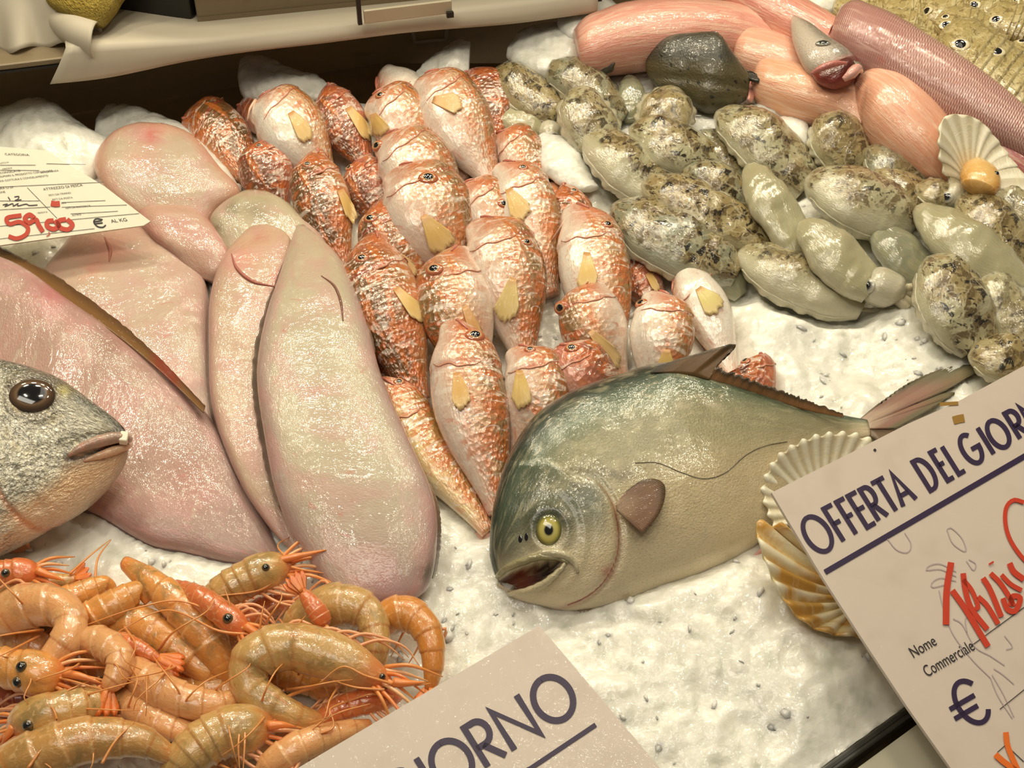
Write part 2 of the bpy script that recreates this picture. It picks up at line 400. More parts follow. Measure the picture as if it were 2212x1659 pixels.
    if tail:
        (ax, ay), (bx, by), (cx, cy), hh = tail
        e = b.ctr[-1]
        ep = proj(e); fin('tail_fin', [ep+(-12, 0), ep, ep+(12, 0)], [(ax, ay), (bx, by), (cx, cy)], M_fin_pale, r, hb=(e@BN)*100, ho=hh, col=(228, 160, 130), jag=.15)
    if dorsal:
        fin('dorsal_fin', dorsal[0], dorsal[1], M_fin_pale, r, hb=dorsal[2], ho=dorsal[3], col=(226, 176, 150), jag=.1)
    return r
MU = [
    # top of the heap, back row first
    dict(label='brown backed mullet at the back corner of the heap, beside the sloping ice lump', sp=[(408, 240, 2.4), (480, 295, 2.2), (560, 410, 1.4)], w=112, ds=1, roll=70, kind='brown'),
    dict(label='small pink mullet almost hidden behind the silvery mullet with the barbel at the back', sp=[(520, 222, 1.4), (560, 250, 1.3), (600, 300, 1.0)], w=70, ds=1, roll=50, kind='dusky'),
    dict(label='silvery back row mullet with a hanging barbel and a yellow fin across its flank', sp=[(566, 212, 4.0), (640, 290, 3.4), (712, 390, 1.8)], w=138, ds=1, roll=5, kind='pale', pec=((628, 242), (664, 305), 30), barbel=[[(552, 216, 4.6), (540, 235, 4.6), (534, 262, 4.0)]]),
    dict(label='dusky narrow mullet wedged right of the silvery one, a yellow fin along its side', sp=[(690, 198, 3.6), (745, 272, 3.0), (800, 370, 1.6)], w=100, ds=-1, roll=45, kind='dusky', pec=((752, 232), (798, 300), 24)),
    dict(label='mullet turned belly outward whose long cream belly edge runs down beside the gold finned one', sp=[(808, 172, 3.0), (890, 240, 2.6), (1000, 395, 1.4)], w=118, ds=-1, roll=-30, kind='pale', eye=(768, 183), er=8),
    dict(label='pink mullet with a gold fin low on its flank, lying over the cream bellied one', sp=[(812, 203, 4.2), (868, 262, 3.6), (948, 372, 1.8)], w=128, ds=1, roll=18, kind='pink', eye=(822, 206), pec=((806, 246), (822, 292), 30), er=9),
    dict(label='plump back row mullet with an orange patch behind the gill and pale ribbed belly', sp=[(925, 160, 4.4), (985, 255, 3.8), (1065, 395, 2.0)], w=142, ds=1, roll=10, kind='pink', pec=((935, 215), (995, 232), 34, (226, 150, 60))),
    dict(label='dull pinkish mullet seen from its back, tucked between the plump mullet and the first cuttlefish', sp=[(1035, 148, 2.8), (1052, 215, 2.4), (1072, 330, 1.2)], w=112, ds=1, roll=75, kind='dusky'),
    dict(label='orange red mullet half buried behind the long gold backed one, beside the clear ice wedge', sp=[(1082, 285, 2.4), (1130, 345, 2.0), (1165, 450, 1.0)], w=104, ds=1, roll=35, kind='pink'),
    dict(label='sliver of orange mullet in the gap beside the blunt brown headed mullet', sp=[(1180, 395, 1.4), (1203, 445, 1.2), (1210, 540, .9)], w=70, ds=1, roll=25, kind='pink'),
    dict(label='mullet with a barbel at its mouth resting its head on the gold finned mullet behind', sp=[(846, 288, 4.3), (905, 370, 3.6), (1000, 470, 1.6)], w=150, ds=1, roll=15, kind='pink', eye=(815, 315), barbel=[[(800, 343, 4.4), (793, 350, 4.4), (788, 356, 4.0)]], er=11),
    dict(label='pinkish brown mullet with a small eye on top, beside the greyish smudged sole', sp=[(556, 308, 3.4), (575, 370, 2.8), (612, 460, 1.4)], w=118, ds=-1, roll=60, kind='dusky', eye=(560, 315), er=7),
    dict(label='reddish brown mullet with glittering scales beside the grey sole, its head raised', sp=[(658, 334, 4.0), (694, 430, 3.2), (748, 575, 1.4)], w=122, ds=-1, roll=50, kind='brown', eye=(664, 355), pec=((735, 410), (762, 478), 20), er=8),
    dict(label='small dusky mullet squeezed in behind the orange faced one, only its head end showing', sp=[(766, 346, 3.2), (800, 410, 2.6), (836, 500, 1.2)], w=104, ds=-1, roll=40, kind='dusky', eye=(755, 362), er=8),
    dict(label='broadest mullet of the heap, pink with a big eye and wide yellow fin', sp=[(880, 358, 4.5), (925, 455, 3.9), (1005, 610, 1.6)], w=188, ds=1, roll=22, kind='pink', eye=(925, 385), pec=((915, 465), (955, 545), 48), er=15),
    dict(label='yellow finned mullet whose long gold back runs down beside a dark gap', sp=[(1098, 346, 4.2), (1140, 450, 3.6), (1190, 640, 1.4)], w=128, ds=1, roll=12, kind='pale', eye=(1130, 362), pec=((1098, 408), (1125, 475), 40), er=8),
    dict(label='pink headed mullet with a worn eye, its tail under the scarred mullet', sp=[(1010, 392, 3.9), (1062, 462, 3.4), (1115, 590, 1.6)], w=112, ds=1, roll=18, kind='pink', eye=(1088, 440), er=10),
    dict(label='orange faced mullet with a clear ringed eye just above the long brown mullet', sp=[(806, 440, 4.0), (842, 522, 3.3), (915, 660, 1.4)], w=126, ds=-1, roll=40, kind='brown', eye=(800, 472), pec=((852, 545), (895, 595), 22, (214, 140, 70)), er=11),
    dict(label='scarred mullet with a purple gill stain and a straight yellow fin down its belly', sp=[(1055, 468, 4.4), (1095, 590, 3.8), (1135, 780, 1.6)], w=166, ds=1, roll=20, kind='pink', eye=(1137, 523), pec=((1108, 600), (1080, 690), 44, (222, 190, 96)), er=9),
    dict(label='blunt brown headed mullet mostly covered by the mullet with the long pale barbel', sp=[(1248, 406, 3.2), (1226, 480, 2.6), (1205, 600, 1.2)], w=108, ds=1, roll=70, kind='brown', eye=(1240, 412), er=7),
    dict(label='large white flanked mullet with a long pale barbel, nearest the black and white cuttlefish', sp=[(1262, 440, 4.4), (1286, 590, 3.8), (1330, 800, 1.6)], w=152, ds=1, roll=18, kind='pale', eye=(1312, 485), pec=((1268, 545), (1262, 625), 36, (236, 190, 84)), barbel=[[(1238, 452, 4.8), (1215, 485, 4.6), (1192, 520, 3.4)]], er=10),
    dict(label='long brown mullet against the big front sole, its whole dark back showing', sp=[(776, 515, 4.3), (842, 680, 3.5), (908, 870, 1.5)], w=158, ds=-1, roll=48, kind='brown', eye=(782, 558), pec=((855, 622), (908, 690), 26), er=11),
    dict(label='dark shadowed mullet under the long brown mullet, only its orange flank showing by the sole', sp=[(775, 650, 1.6), (805, 750, 1.2), (850, 860, .8)], w=90, ds=-1, roll=10, kind='brown'),
    dict(label='mullet with a large staring eye, white belly and orange fin, dark scales along its back', sp=[(962, 538, 4.4), (985, 670, 3.7), (1040, 840, 1.5)], w=160, ds=-1, roll=30, kind='pink', eye=(938, 582), pec=((1004, 662), (1035, 745), 22, (220, 140, 66)), er=14),
    dict(label='small pink mullet half seen behind the striped headed one, a yellow stripe on its side', sp=[(1352, 572, 2.0), (1392, 615, 1.7), (1425, 690, 1.0)], w=78, ds=-1, roll=20, kind='dusky', pec=((1400, 590), (1420, 630), 14)),
    dict(label='pale mullet lying belly up beside the open ice, one yellow fin folded on it', sp=[(1455, 590, 2.8), (1526, 670, 2.4), (1582, 810, 1.2)], w=98, ds=-1, roll=-75, kind='pale', pec=((1508, 622), (1545, 675), 40, (224, 208, 110))),
    dict(label='mullet whose eye looks along the dark gap, silver cheek, above the jack between two others', sp=[(1262, 610, 4.2), (1280, 700, 3.5), (1340, 830, 1.6)], w=140, ds=-1, roll=14, kind='pink', eye=(1212, 665), pec=((1275, 715), (1335, 790), 26, (232, 186, 120)), er=13),
    dict(label='striped headed mullet with red lines on white, beside the belly up mullet and the ice', sp=[(1436, 632, 4.0), (1430, 725, 3.4), (1412, 860, 1.6)], w=140, ds=1, roll=8, kind='pale', eye=(1385, 655), pec=((1440, 755), (1430, 815), 34, (238, 190, 90)), er=11),
    dict(label='dusky mullet with a bright round eye, covered below by the back of the jack', sp=[(1222, 738, 4.2), (1262, 810, 3.4), (1330, 930, 1.4)], w=128, ds=1, roll=35, kind='dusky', eye=(1235, 752), er=11),
    dict(label='orange barred mullet with a half shut eye, disappearing behind the head of the jack', sp=[(1136, 744, 4.2), (1158, 850, 3.4), (1120, 1000, 1.4)], w=142, ds=1, roll=14, kind='pink', eye=(1145, 755), pec=((1122, 800), (1120, 880), 36, (236, 190, 80)), er=9),
    dict(label='foremost whole mullet, orange striped down to its tail beside the forehead of the jack', sp=[(1006, 690, 4.6), (1012, 850, 3.6), (1078, 1110, 1.2)], w=162, ds=1, roll=20, kind='pink', eye=(1026, 725), pec=((986, 805), (992, 880), 34, (232, 166, 70)), er=15),
    dict(label='yellowish slender mullet with its tail on the ice between big sole and jack', sp=[(838, 808, 2.8), (905, 940, 2.0), (1055, 1150, .9)], w=112, ds=1, roll=25, kind='yellow', eye=(862, 825), er=9, tail=((1020, 1150), (1050, 1185), (1075, 1150), .5)),
    dict(label='lone red mullet head resting on open ice behind the back fin of the jack', sp=[(1612, 774, 2.6), (1622, 815, 2.2), (1600, 900, 1.0)], w=116, ds=-1, roll=55, kind='dusky', eye=(1610, 780), er=9),
]
for d in MU: mullet(**d)
# ------------------------------------------------------------------ soles
M_sole = skin('sole_skin', [
    ('noise', (.35, .5), .45, .65, (206, 150, 146), .45, 3, .5),
    ('noise', (1.2, 1.2), .55, .75, (212, 206, 184), .35, 4, .6),
    ('noise', (1.6, 1.6), .62, .74, (200, 110, 98), .45, 4, .8),
    ('noise', (5, 5), .74, .80, (120, 78, 58), .6, 2)],
    [('noise', (12, 16), .35, 3), ('noise', (2.2, 3.5), .3, 3, 1)],
    rough=.34, coat=1, spec=.5, sss=.10, coat_rough=.04, cb=(('noise', (3.4, 4.2), .42, 3), ('noise', (.9, 1.3), .6, 3, 1)))
M_fringe = skin('sole_fringe', [('wave', (12, .3), .3, .8, (60, 48, 32), .6, 2, .5)], [('wave', (12, .3), .25, 2, .4)], rough=.3, coat=.5)
def edge_path(b, side, i0, i1, lift=0): 
    j = np.argmin(np.abs(np.cos(b.theta)-side)); return b.pts[i0:i1, j]
def slit(r, b, pts, col=(150, 96, 80), w=.0009):
    tube('gill_slit', [surf(b, p, .0001)[0] for p in spline(np.array(pts, float), 18)], [.0003, w, w, .0003], M_fringe, r, seg=6, col=col)
def sole(label, L, R, h, cols, thick=1.1, n=70, head=None, marks=(), fringe=None, sink=-.1, hR=None, name='sole'):
    L = np.array(L, float); R = np.array(R, float); b = body(L, R, h, h if hR is None else hR, .5, n, 40, ex=.8, dn=.55, thmax=None)
    b.th = np.minimum(b.a*.5, thick*.01)
    bl = thick*.01*(1-np.exp(-b.a*.75/(thick*.01)))
    A = b.pts[:, np.argmin(np.abs(b.theta))]-b.ctr
    b.pts = loft(b.ctr, A, b.N*bl[:, None], b.N*(bl*.5)[:, None], 40, .62); b.th = bl*.5
    w = fbm(np.stack([b.pts[..., 0]*60, b.pts[..., 1]*60, b.pts[..., 2]*60], -1), 3)[..., None]*.0009
    b.pts = b.pts+w*b.N[:, None]*np.maximum(np.sin(b.theta), 0)[None, :, None]
    base = b.ctr[n//2]-b.N[n//2]*b.th.max(); r = thing(name, label, 'fish', base, 'pale soles laid out on the ice')
    C = [lin(c)*np.array([.86, .86, .80]) for c in cols]                                # middle, edge, tail, head
    def cf(T, TT, px):
        x = np.abs(np.cos(TT)); c = mix(C[0], C[1], sstep(.45, .95, x)); c = mix(c, C[2], sstep(.55, 1, T)*.7); c = mix(c, C[3], (1-sstep(.06, .22, T))*.8)
        c = mix(c, lin((186, 120, 116)), .4*np.exp(-((np.cos(TT)-.06)/.05)**2)*sstep(.2, .5, T))
        for mx, my, mr, mc, am in marks: c = mix(c, lin(mc), am*np.exp(-((px[..., 0]-mx)**2+(px[..., 1]-my)**2)/(mr*mr)))
        return c
    build(b, 'body', M_sole, r, cf, sink=sink)
    for side, i0, i1, wpx, fc, hb in (fringe or ()):
        pa = edge_path(b, side, i0, i1); q = proj(pa); d = np.gradient(q, axis=0); d /= np.linalg.norm(d, axis=1, keepdims=True)
        o = np.stack([d[:, 1], -d[:, 0]], 1)*side*wpx*np.sin(np.linspace(.15, math.pi-.15, len(q)))[:, None]**.5
        hh = (pa@BN)*100
        fin('edge_fin', q-o*.35, q+o, M_fringe, r, hb=hh+.12, ho=hh+hb, nu=60, nv=5, col=fc, jag=.25, thick=.0005)
    return r, b
S0_ = sole('big pale sole in front, whole outline free, pinkish underside up, tail by the prawns',
     [(640, 492), (606, 600), (572, 705), (556, 820), (574, 960), (600, 1080), (648, 1185), (718, 1285), (800, 1312)],
     [(660, 490), (742, 575), (792, 700), (826, 820), (882, 950), (938, 1080), (944, 1180), (925, 1270), (860, 1312)], [3.4, 4.1, 4.3, 4.2, 4.0, 3.6, 3.0, 2.3, 1.8],
     ((204, 190, 166), (192, 160, 158), (190, 158, 156), (212, 190, 170)), 1.5, 90,
     fringe=[(-1, 3, 66, 13, (52, 44, 32), -.5), (1, 60, 84, 8, (110, 86, 80), -.3), (1, 12, 30, 5, (150, 120, 100), -.2)], marks=[(850, 1300, 60, (176, 140, 158), .7), (925, 1235, 26, (96, 84, 74), .8)])  # dark left fringe: fin edge with the shadow of its fold in the colour
S_ = sole('narrow rosy sole half under the big pale sole, a round pink eye on its head',
     [(548, 488), (486, 560), (456, 640), (452, 760), (458, 880), (492, 985), (530, 1065), (590, 1150), (640, 1200)],
     [(580, 486), (632, 530), (606, 640), (578, 750), (572, 850), (588, 960), (612, 1055), (648, 1135), (674, 1195)], [2.8, 3.0, 3.0, 2.9, 2.8, 2.7, 2.4, 2.0, 1.6],
     ((212, 180, 158), (204, 158, 150), (204, 168, 150), (222, 184, 160)), 1.1, 80, marks=[(566, 514, 14, (196, 124, 104), .9), (520, 560, 30, (226, 140, 116), .6), (600, 600, 18, (214, 120, 104), .7)],
     fringe=[(-1, 14, 60, 6, (70, 50, 40), -.4)])
slit(*S0_, [(694, 596), (722, 618), (736, 652), (741, 694)]); slit(*S_, [(500, 548), (512, 580), (545, 608), (596, 620)], (206, 120, 104), .0013)
S2_ = sole('broad glistening pink sole between the price card and the narrow rosy sole',
     [(150, 520), (90, 620), (170, 720), (260, 800), (350, 870), (440, 925), (476, 960)],
     [(330, 500), (405, 545), (448, 625), (452, 720), (455, 800), (462, 860), (484, 950)], [1.5, 1.6, 1.5, 1.5, 1.4, 1.2, 1.0],
     ((212, 184, 166), (206, 164, 156), (204, 168, 160), (214, 172, 158)), .9, 70, marks=[(235, 540, 30, (230, 150, 124), .6), (190, 585, 20, (214, 120, 104), .5)], fringe=[(1, 4, 62, 6, (84, 60, 50), -.4)])
s4 = sole('large greyish mauve sole reaching in from the edge, the silver bream lying across it',
     [(-230, 640), (-100, 850), (40, 1000), (130, 1075), (220, 1120), (320, 1178), (400, 1196), (500, 1218), (585, 1222)],
     [(-120, 520), (40, 575), (150, 652), (250, 722), (352, 808), (440, 890), (512, 1000), (565, 1110), (612, 1212)], [1.8, 1.7, 1.6, 1.6, 1.6, 1.5, 1.3, 1.1, .9],
     ((194, 156, 144), (184, 140, 136), (166, 136, 132), (200, 150, 140)), 1.2, 80, hR=[3.4, 3.4, 3.2, 2.9, 2.6, 2.1, 1.6, 1.1, .8], sink=.35,
     fringe=[(-1, 40, 78, 9, (110, 82, 80), -.3)], marks=[(110, 640, 40, (196, 96, 104), .6), (235, 745, 30, (140, 100, 74), .6), (420, 1040, 60, (190, 120, 104), .4)])
fin('edge_fin', [(0, 560), (130, 642), (250, 724), (352, 808), (440, 892)], [(-10, 528), (110, 588), (230, 672), (340, 768), (444, 878)], M_fringe, s4[0], hb=3.5, ho=3.3, nu=70, nv=8, jag=.12, thick=.0008, colf=lambda k, u: mix(mix(lin((142, 98, 46)), lin((104, 66, 28)), sstep(.3, .9, k)), lin((156, 50, 30)), sstep(.68, .76, u)*sstep(.90, .82, u)*.8))
slit(*S2_, [(226, 512), (238, 540), (236, 566)], (220, 140, 116), .0012)
S4_ = sole('pink faced sole lying on the sloping ice lump, a red spot on its blunt head',
     [(310, 278), (240, 305), (205, 362), (240, 430), (300, 480), (350, 520)],
     [(345, 280), (420, 305), (480, 372), (522, 424), (468, 470), (440, 520)], [2.6, 2.8, 2.6, 2.2, 1.8, 1.4],
     ((206, 184, 164), (220, 164, 142), (220, 170, 150), (226, 170, 148)), 1.5, 50, marks=[(330, 293, 22, (196, 88, 84), .9), (300, 350, 30, (216, 120, 104), .5), (285, 385, 40, (208, 204, 190), .6), (350, 420, 10, (110, 86, 60), .8)])
sole('plain rosy sole tucked under the corner of the price card, below the red spotted one',
     [(345, 442), (300, 470), (330, 520), (380, 560), (420, 600)], [(400, 450), (460, 490), (498, 545), (492, 590), (470, 615)], [2.0, 2.2, 2.1, 1.8, 1.4],
     ((214, 172, 156), (204, 142, 134), (212, 168, 150), (216, 170, 154)), 1.2, 50, fringe=[(1, 5, 40, 5, (150, 90, 84), -.3)])
sole('greyish sole with dark smudges lying behind the heads of the two front soles',
     [(520, 424), (462, 468), (458, 500), (490, 560), (560, 640)], [(590, 426), (648, 466), (700, 520), (740, 600), (770, 680)], [2.4, 2.5, 2.3, 1.8, 1.2],
     ((206, 190, 164), (196, 176, 150), (200, 176, 160), (200, 186, 158)), 1.2, 50, marks=[(500, 452, 20, (112, 96, 64), .8), (560, 455, 24, (128, 112, 80), .7), (470, 490, 12, (120, 96, 70), .7)])
sole('thin pink sole tip lying on the ice lump just above the price card',
     [(-120, 250), (-20, 285), (60, 322), (118, 330)], [(-100, 225), (0, 264), (70, 286), (122, 322)], [2.8, 2.6, 2.4, 2.3],
     ((214, 164, 146), (196, 140, 124), (180, 110, 100), (214, 164, 146)), .8, 40)
sole('lilac edged sole mostly hidden beneath the right side of the big pale sole',
     [(760, 800), (770, 900), (800, 1000), (850, 1060)], [(830, 828), (872, 900), (906, 970), (914, 1050)], [2.4, 2.3, 2.0, 1.7],
     ((200, 172, 164), (190, 156, 156), (190, 160, 160), (200, 170, 160)), .9, 44, fringe=[(1, 4, 40, 6, (96, 74, 70), -.3)])
# ------------------------------------------------------------------ the jack and the bream
def pdist(q, line):
    line = np.asarray(line, float); best = np.full(q.shape[:-1], 1e9)
    for a, b in zip(line[:-1], line[1:]):
        ab = b-a; t = np.clip(((q-a)@ab)/max(ab@ab, 1e-9), 0, 1); best = np.minimum(best, np.linalg.norm(q-a-t[..., None]*ab, axis=-1))
    return best
def inside(q, poly):
    poly = np.asarray(poly, float); r = np.zeros(q.shape[:-1], bool); x, y = q[..., 0], q[..., 1]
    for (x0, y0), (x1, y1) in zip(poly, np.roll(poly, -1, 0)):
        c = ((y0 > y) != (y1 > y)) & (x < (x1-x0)*(y-y0)/((y1-y0) if y1 != y0 else 1e-9)+x0); r ^= c
    return r
def sdist(q, poly):
    d = pdist(q, list(poly)+[poly[0]]); return np.where(inside(q, poly), d, -d)
def smooth2(pts, n=60): return spline(np.array(pts, float), n)
M_jack = skin('jack_skin', [('noise', (1.0, 2.2), .5, .7, (196, 186, 150), .35, 4, .6), ('noise', (8, 12), .5, .7, (86, 92, 78), .28, 3), ('noise', (.5, .8), .55, .75, (206, 190, 164), .4, 3)],
    [('voronoi', (11, 11), .14), ('noise', (5, 12), .26, 3, .8), ('noise', (1.2, 1.8), .22, 3)], rough=.34, coat=.9, spec=.35, met=.12, sss=.05, coat_rough=.05, cb=(('noise', (4, 7), .25, 3), ('noise', (.9, 1.5), .5, 2)))
M_dark_fin = skin('dark_fin', [('wave', (6, .25), .25, .8, (84, 74, 54), .45, 2, .5), ('noise', (1, 1), .45, .7, (150, 110, 70), .3, 3)], [('wave', (6, .25), .2, 2, .4)], rough=.35, coat=.4)
M_mouth = skin('mouth_flesh', [('noise', (3, 3), .4, .7, (96, 36, 26), .5, 3)], [('noise', (6, 6), .4)], rough=.3, coat=.6)
top = [(1070, 1238), (1058, 1180), (1066, 1090), (1096, 990), (1150, 905), (1232, 849), (1330, 815), (1432, 789), (1550, 811), (1660, 845), (1750, 875), (1820, 896), (1872, 906)]
bot = [(1084, 1262), (1108, 1290), (1165, 1308), (1240, 1318), (1330, 1304), (1430, 1268), (1520, 1238), (1600, 1200), (1672, 1145), (1735, 1075), (1790, 1005), (1838, 955), (1880, 942)]
hT = [2.2, 2.8, 3.6, 4.2, 4.6, 4.8, 4.8, 4.7, 4.4, 3.9, 3.3, 2.8, 2.6]; hB = [1.9, 1.4, 1.3, 1.3, 1.3, 1.3, 1.3, 1.4, 1.6, 1.8, 2.0, 2.2, 2.4]
J = body(bot, top, hB, hT, .42, 170, 120, ex=.92, thmax=.034)
q = proj(J.pts); front = (np.sin(J.theta) > .0)[None, :]
GILL = smooth2([(1236, 1030), (1285, 1040), (1318, 1080), (1334, 1140), (1332, 1200), (1305, 1255), (1262, 1292), (1200, 1316)])
HEADP = list(map(tuple, GILL))+[(1040, 1330), (1030, 1000), (1180, 1000)]
MOUTH = smooth2([(1080, 1252), (1105, 1238), (1150, 1221), (1190, 1212), (1214, 1212), (1206, 1228), (1178, 1252), (1142, 1270), (1108, 1276), (1084, 1266)], 50)
CHEEK = smooth2([(1216, 1062), (1246, 1085), (1262, 1140), (1258, 1200), (1236, 1250), (1200, 1280)])
gs = np.where(inside(q, HEADP), 1, -1)*pdist(q, GILL)
lift = .0022*sstep(-3, 5, gs)*np.exp(-np.maximum(gs, 0)/110)-.0016*np.exp(-((gs+6)/6)**2)
lift += .0008*np.exp(-(pdist(q, CHEEK)/7)**2)
ms = sdist(q, MOUTH); lift += -.011*sstep(-3, 10, ms)+.0016*np.exp(-((ms+9)/8)**2)
EYE = np.array([1186, 1146.0]); ed = np.linalg.norm((q-EYE)*[1, .9], axis=-1); lift += .0014*np.exp(-((ed-40)/10)**2)-.002*np.exp(-(ed/26)**2)
lift += .0012*fbm(J.pts*55, 3)*.4
J.pts = J.pts+np.where(front, lift, 0)[..., None]*J.N[:, None]
jack = thing('jack_fish', 'large silver green backed jack fish lying on its side with its mouth open', 'fish', J.ctr[60]-J.N[60]*J.th.max())
def jcol(T, TT, px):
    D = np.cos(TT); c0, c1, c2, c3, c4 = [lin(x) for x in ((30, 44, 36), (88, 102, 80), (154, 148, 116), (196, 178, 142), (218, 202, 168))]
    c = mix(c0, c1, sstep(.92, .58, D)); c = mix(c, c2, sstep(.66, .22, D)); c = mix(c, c3, sstep(.2, -.4, D)); c = mix(c, c4, sstep(-.4, -.9, D))
    hd = sstep(-5, 40, gs); face = sstep(1120, 1235, px[..., 1]+.12*(px[..., 0]-1060))
    c = mix(c, mix(lin((58, 72, 52)), lin((206, 196, 168)), face), hd*sstep(.2, .6, 1-np.abs(D-.1))*.7)
    snout = np.exp(-(np.linalg.norm(px-[1075, 1170], axis=-1)/60)**2); c = mix(c, lin((48, 60, 44)), snout*.8)
    c = mix(c, lin((54, 60, 42)), .75*np.exp(-((ed-40)/14)**2)*sstep(1175, 1120, px[..., 1]))
    c = mix(c, lin((190, 110, 92)), .5*np.exp(-((gs+2)/4)**2)*sstep(1040, 1120, px[..., 1]))
    c = mix(c, lin((178, 84, 76)), .6*np.exp(-(np.linalg.norm(px-[1312, 1236], axis=-1)/14)**2))
    c = mix(c, lin((60, 60, 48)), .7*np.exp(-(pdist(px, [(1300, 1012), (1335, 1030), (1360, 1018)])/9)**2))
    c = mix(c, lin((50, 50, 44)), .8*np.exp(-(np.linalg.norm(px-[1238, 1048], axis=-1)/9)**2))
    c = mix(c, lin((120, 128, 124)), .5*np.exp(-(np.linalg.norm((px-[1275, 1070])*[1, .7], axis=-1)/34)**2))
    m = sstep(-1, 5, sdist(px, MOUTH)); c = mix(c, mix(lin((128, 60, 40)), lin((44, 16, 12)), sstep(1130, 1180, px[..., 0])), m)
    return c
build(J, 'body', M_jack, jack, jcol, sink=.9)
def on(b, line, lift=0.0, n=None):
    l = smooth2(line, n) if n else np.array(line, float); return np.array([surf(b, p, lift)[0] for p in l])
tube('upper_lip', on(J, [(1072, 1250), (1090, 1232), (1128, 1214), (1166, 1203), (1204, 1203), (1226, 1214)], .0007, 24), [.0014, .0022, .0020, .0010], M_jack, jack, col=(150, 142, 104), seg=8)
tube('jaw_bone', on(J, [(1140, 1206), (1180, 1195), (1214, 1198), (1240, 1215), (1248, 1236)], .0004, 20), [.001, .0022, .0026, .002, .0008], M_jack, jack, col=(190, 180, 150), seg=8)
tube('lower_lip', on(J, [(1094, 1284), (1108, 1281), (1142, 1276), (1180, 1258), (1209, 1233), (1222, 1217)], .0006, 24), [.0012, .0022, .0020, .0010], M_jack, jack, col=(196, 184, 150), seg=8)
tube('lateral_line', on(J, [(1372, 1000), (1420, 1000), (1470, 1020), (1520, 1034), (1565, 1022), (1610, 984), (1650, 964), (1700, 954)], .00005, 60), .00032, M_jack, jack, col=(112, 104, 80), seg=5)
tube('gill_edge', on(J, [tuple(x) for x in GILL[4:56]], -.0003), [.0003, .0007, .0006, .0008], M_mouth, jack, col=(176, 116, 96), seg=5)
for p in ((1124, 1164), (1137, 1160)):
    a, n = surf(J, p); dome('nostril', a, n, .0016, .0003, M_pupil, jack, [(0, (8, 8, 8)), (1, (20, 22, 16))], 12, (.7, 1.3))
a, n = surf(J, EYE); n = unit(n+.15*unit(CAM-a)); k = depth(a)/FPX
e = dome('eye', a+n*.0012, n, 33*k, 11*k, M_eye, jack, [(0, (14, 14, 12)), (.36, (14, 14, 12)), (.42, (206, 196, 120)), (.7, (190, 176, 84)), (.82, (126, 122, 60)), (1, (70, 76, 46))], 32, (.86, 1.05))
dome('pupil', a+n*9.4*k, n, 12.5*k, 4.5*k, M_pupil, e, [(0, (6, 6, 6)), (1, (12, 12, 10))], 24, (.85, 1.1))
pl = surf(J, (1372, 1100), .002); pl = (pl[0]+pl[1]*.003, unit(pl[1]+.12*CR))
fin('pectoral_fin', [(1330, 1092), (1331, 1098), (1333, 1104)], [(1352, 1062), (1382, 1040), (1412, 1036), (1432, 1050), (1432, 1080), (1420, 1112), (1402, 1136), (1384, 1152), (1376, 1128), (1350, 1112)], M_dark_fin, jack, plane=pl, nu=44, nv=10, thick=.0008,
    colf=lambda k, u: mix(mix(lin((176, 144, 116)), lin((146, 108, 88)), sstep(.2, .6, k)), lin((92, 82, 62)), sstep(.75, 1, k)*sstep(.9, .2, u)), curl=.002)
fin('dorsal_fin', [(1404, 806), (1450, 806), (1495, 812), (1532, 821)], [(1414, 792), (1480, 772), (1588, 744), (1549, 790)], M_dark_fin, jack, hb=[6.0, 6.0, 5.9, 5.7], ho=[6.2, 6.6, 7.0, 6.2], nu=40, nv=9, thick=.001,
    colf=lambda k, u: mix(lin((132, 98, 56)), lin((62, 58, 44)), np.maximum(sstep(.35, .0, u), sstep(.75, 1, k))))
fin('soft_dorsal_fin', [(1524, 820), (1600, 841), (1680, 868), (1750, 888), (1822, 902)], [(1549, 789), (1610, 813), (1690, 842), (1760, 868), (1820, 893)], M_dark_fin, jack, hb=[5.6, 5.2, 4.6, 4.0, 3.4], ho=[6.2, 5.8, 5.2, 4.4, 3.6], nu=70, nv=6, thick=.001, jag=.25,
    colf=lambda k, u: mix(lin((168, 118, 72)), lin((64, 54, 40)), sstep(.45, .95, k)))
for x, y in ((1208, 858), (1255, 836), (1290, 822)):
    a3 = P((x, y+6), 4.7); tube('back_spine', [a3, a3+.006*(CU*.6+CR*.8)], [.0008, .0002], M_dark_fin, jack, col=(60, 60, 48))
fin('tail_fin', [(1858, 905), (1866, 912), (1872, 920), (1876, 926)], [(1900, 872), (1975, 822), (2055, 793), (2122, 794), (2080, 826), (2040, 848), (2062, 852), (2000, 890), (1935, 926)], M_dark_fin, jack, hb=2.6, ho=[2.6, 2.4, 2.0, 1.7, 1.8, 1.9, 1.8, 2.0, 2.3], nu=90, nv=14, thick=.0012,
    colf=lambda k, u: mix(mix(lin((196, 170, 150)), lin((160, 120, 106)), sstep(.1, .4, k)), lin((118, 114, 90)), np.maximum(sstep(.5, .85, k), .8*sstep(.10, .0, u))))
fin('lower_tail_fin', [(1876, 924), (1880, 932), (1882, 942)], [(1935, 930), (1990, 985), (2030, 1050), (1960, 1010), (1905, 960)], M_dark_fin, jack, hb=2.5, ho=[2.2, 1.4, 1.0, 1.2, 1.8], nu=40, nv=8, col=(130, 110, 90))
fin('pelvic_fin', [(1250, 1300), (1290, 1302), (1318, 1296)], [(1235, 1322), (1268, 1342), (1322, 1316)], M_dark_fin, jack, hb=1.3, ho=.9, nu=26, nv=6, thick=.0014, col=(168, 150, 126), curl=.002)
fin('anal_fin', [(1590, 1222), (1630, 1196), (1672, 1152)], [(1612, 1232), (1662, 1212), (1700, 1166)], M_fin_pale, jack, hb=1.7, ho=1.3, nu=30, nv=6, col=(206, 140, 130), jag=.3)
